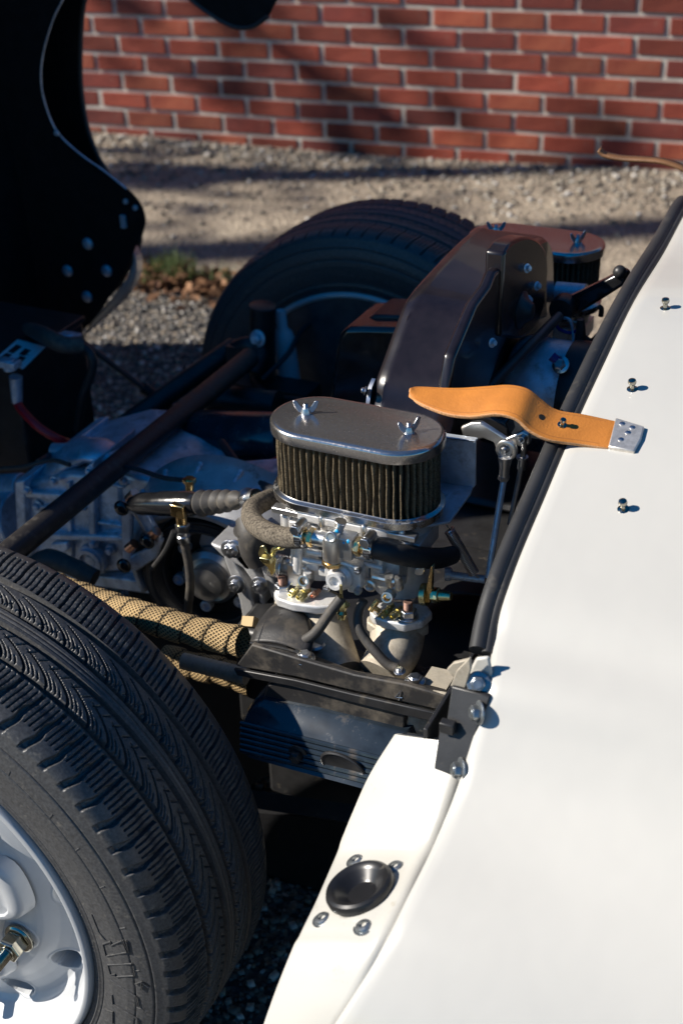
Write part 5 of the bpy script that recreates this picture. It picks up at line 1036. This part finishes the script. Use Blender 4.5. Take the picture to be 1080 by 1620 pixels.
for px, py in ((16, 585), (112, 543)):
    c = ztop(px, py); g = G(); g.cyl(c, c+V3(0, 0, .016), .009, .008, 18); g.box(c+V3(.0, 0, .010), (.030, .018, .010)); g.cyl(c+V3(-.02, 0, .01), c+V3(.012, 0, .01), .004, .004, 10); tm = obj('battery_terminal', g, M['case'], bat, bevel=.001)
g = G(); g.tube([ztop(45, 520, .01), ztop(70, 530, .02), ztop(100, 545, .02), ztop(128, 545, .015)], [.010, .013, .012, .012], 12, 5); obj('terminal_shroud', g, M['hose'], bat)
g = G(); g.cyl(P(25, 596, y=by-.012), P(27, 636, y=by-.012), .0095, .0075, 16); obj('cable_lug', g, M['case'], bat)
g = G(); g.tube([P(27, 636, y=by-.012), P(36, 650, y=by-.02), P(62, 676, y=by-.03), P(98, 697, y=by-.02), P(130, 705, y=by+.05)], .0062, 12, 6); obj('red_cable', g, M['red'], car, label='red battery cable dropping towards the gearbox')
g = G(); g.tube([P(124, 541, y=.45), P(143, 560, y=.44), (P(146, 585, y=.44)), P(132, 625, y=.44), P(122, 680, y=.45)], .0068, 12, 6); obj('black_cable', g, M['rubber'], car, label='black earth cable hanging beside the battery')
g = G(); g.tube([P(128, 538, y=.48), P(228, 615, y=.52)], .0042, 10, 1); g.cyl(P(226, 613, y=.52), P(290, 664, y=.55), .0085, .0085, 14); obj('stay_rod', g, M['black_satin'], car, label='thin stay rod running to the clamshell')

# ---------------------------------------------------------------- raised rear clamshell
clam = obj
yF2 = .91
out = [(-700, -900), (900, -900), (620, -260), (490, -70), (437, 0), (424, 24), (402, 40), (378, 43), (355, 35), (328, 18), (300, -4), (262, -45), (215, -60), (170, -50), (145, -25), (133, 5), (128, 60), (128, 130), (137, 195), (152, 240), (172, 275), (205, 320), (222, 380), (190, 450), (120, 525), (-100, 560), (-700, 400)]
g = G(); q = smooth_path([P(a, b_, y=yF2) for a, b_ in out[2:-2]], 3); q = [P(*out[0], y=yF2), P(*out[1], y=yF2)]+q+[P(*out[-2], y=yF2), P(*out[-1], y=yF2)]
g.prism(q, (0, .006, 0)); cl_far = obj('rear_clamshell', g, M['black_fibre'], car, bevel=.0015, label='black inside of the raised rear clamshell')
g = G(); g.tube([P(a, b_, y=yF2+.002) for a, b_ in out[5:24]], .0040, 8, 4); obj('fender_bead', g, mat('scuffed_edge', (.05, .045, .045), .5), cl_far)
yL = .80
lin = [(105, -12), (84, 30), (68, 85), (65, 130), (74, 172), (92, 210), (128, 244), (165, 270), (200, 298), (221, 322), (229, 348), (224, 372), (214, 390), (202, 420), (182, 455), (152, 500), (124, 528), (104, 528), (70, 520)]
g = G(); q = smooth_path([P(a, b_, y=yL) for a, b_ in lin], 4); q = [P(105, -700, y=yL)]+q+[P(-250, 540, y=yL), P(-700, 300, y=yL), P(-500, -700, y=yL)]
g.prism(q, (0, .004, 0)); liner = obj('wheel_arch_liner', g, M['black_fibre'], cl_far, bevel=.001)
g = G(); g.tube([P(a, b_, y=yL-.0005) for a, b_ in lin[:9]], .0014, 6, 4); obj('liner_edge', g, M['case'], liner)
for px, py in ((139, 385), (107, 428), (169, 428), (138, 469)): g = G(); c = P(px, py, y=yL-.001); g.lathe(c, (0, -1, 0), [(.0105, 0), (.0105, .001), (.0095, .003), (.006, .0048), (.001, .005)], 20); obj('rivet', g, M['case'], liner)
for px, py in ((199, 318), (214, 328), (90, 210), (92, 500)): g = G(); c = P(px, py, y=yL-.001); g.lathe(c, (0, -1, 0), [(.005, 0), (.004, .003), (.001, .0035)], 14); obj('rivet', g, M['case'], liner)
g = G(); g.box(P(195, 350, y=yL-.004), (.010, .006, .022)); obj('clip', g, M['case'], liner, bevel=.001)
g = G(); ca = [(206, 392), (212, 405), (206, 432), (186, 462), (160, 492), (148, 505)]; cb_ = [(216, 388), (224, 408), (221, 436), (203, 466), (172, 496), (132, 532)]
g.grid([[P(*a, y=yL+.02), (P(*a, y=yL+.02)+P(*b_, y=yL+.06))/2+V3(0, -.006, -.004), P(*b_, y=yL+.06)] for a, b_ in zip(smooth_path([np.array(q, float) for q in ca], 5), smooth_path([np.array(q, float) for q in cb_], 5))]); obj('outer_skin_lip', g, M['white'], cl_far, solid=.003, ang=70)
g = G(); A_ = []
for y in np.linspace(-.25, yF2, 14):
    e = abs((y-.28)/.63)**3; A_.append([V3(-1.0-.05*t-.22*t*t+(.12*e if y < .3 else 0), y, -.20+CLAM_H*t-.05*e*t) for t in np.linspace(-.28, 1, 12)])
g.grid([[q+V3(.014, 0, 0) for q in r_] for r_ in A_]); obj('deck_lining', g, M['black_fibre'], cl_far, solid=.003, ang=70)
g = G(); g.grid(A_); deck = obj('clamshell_deck', g, M['white'], cl_far, solid=.006, ang=70)

# ---------------------------------------------------------------- thing > part > sub-part: nothing deeper
bpy.context.view_layer.update()
def flatten(o, depth, part):
    for ch in list(o.children):
        if depth >= 2:
            wpos = wo(ch); ch.parent = part; ch.location = wpos-wo(part)
        flatten(ch, depth+1 if depth < 2 else 2, part)
for p_ in list(car.children):
    def deep(o, root):
        for ch in list(o.children):
            deep(ch, root)
            if o is not root: ch.parent = root; ch.location = Vector(wo(ch)-wo(root))
    deep(p_, p_)
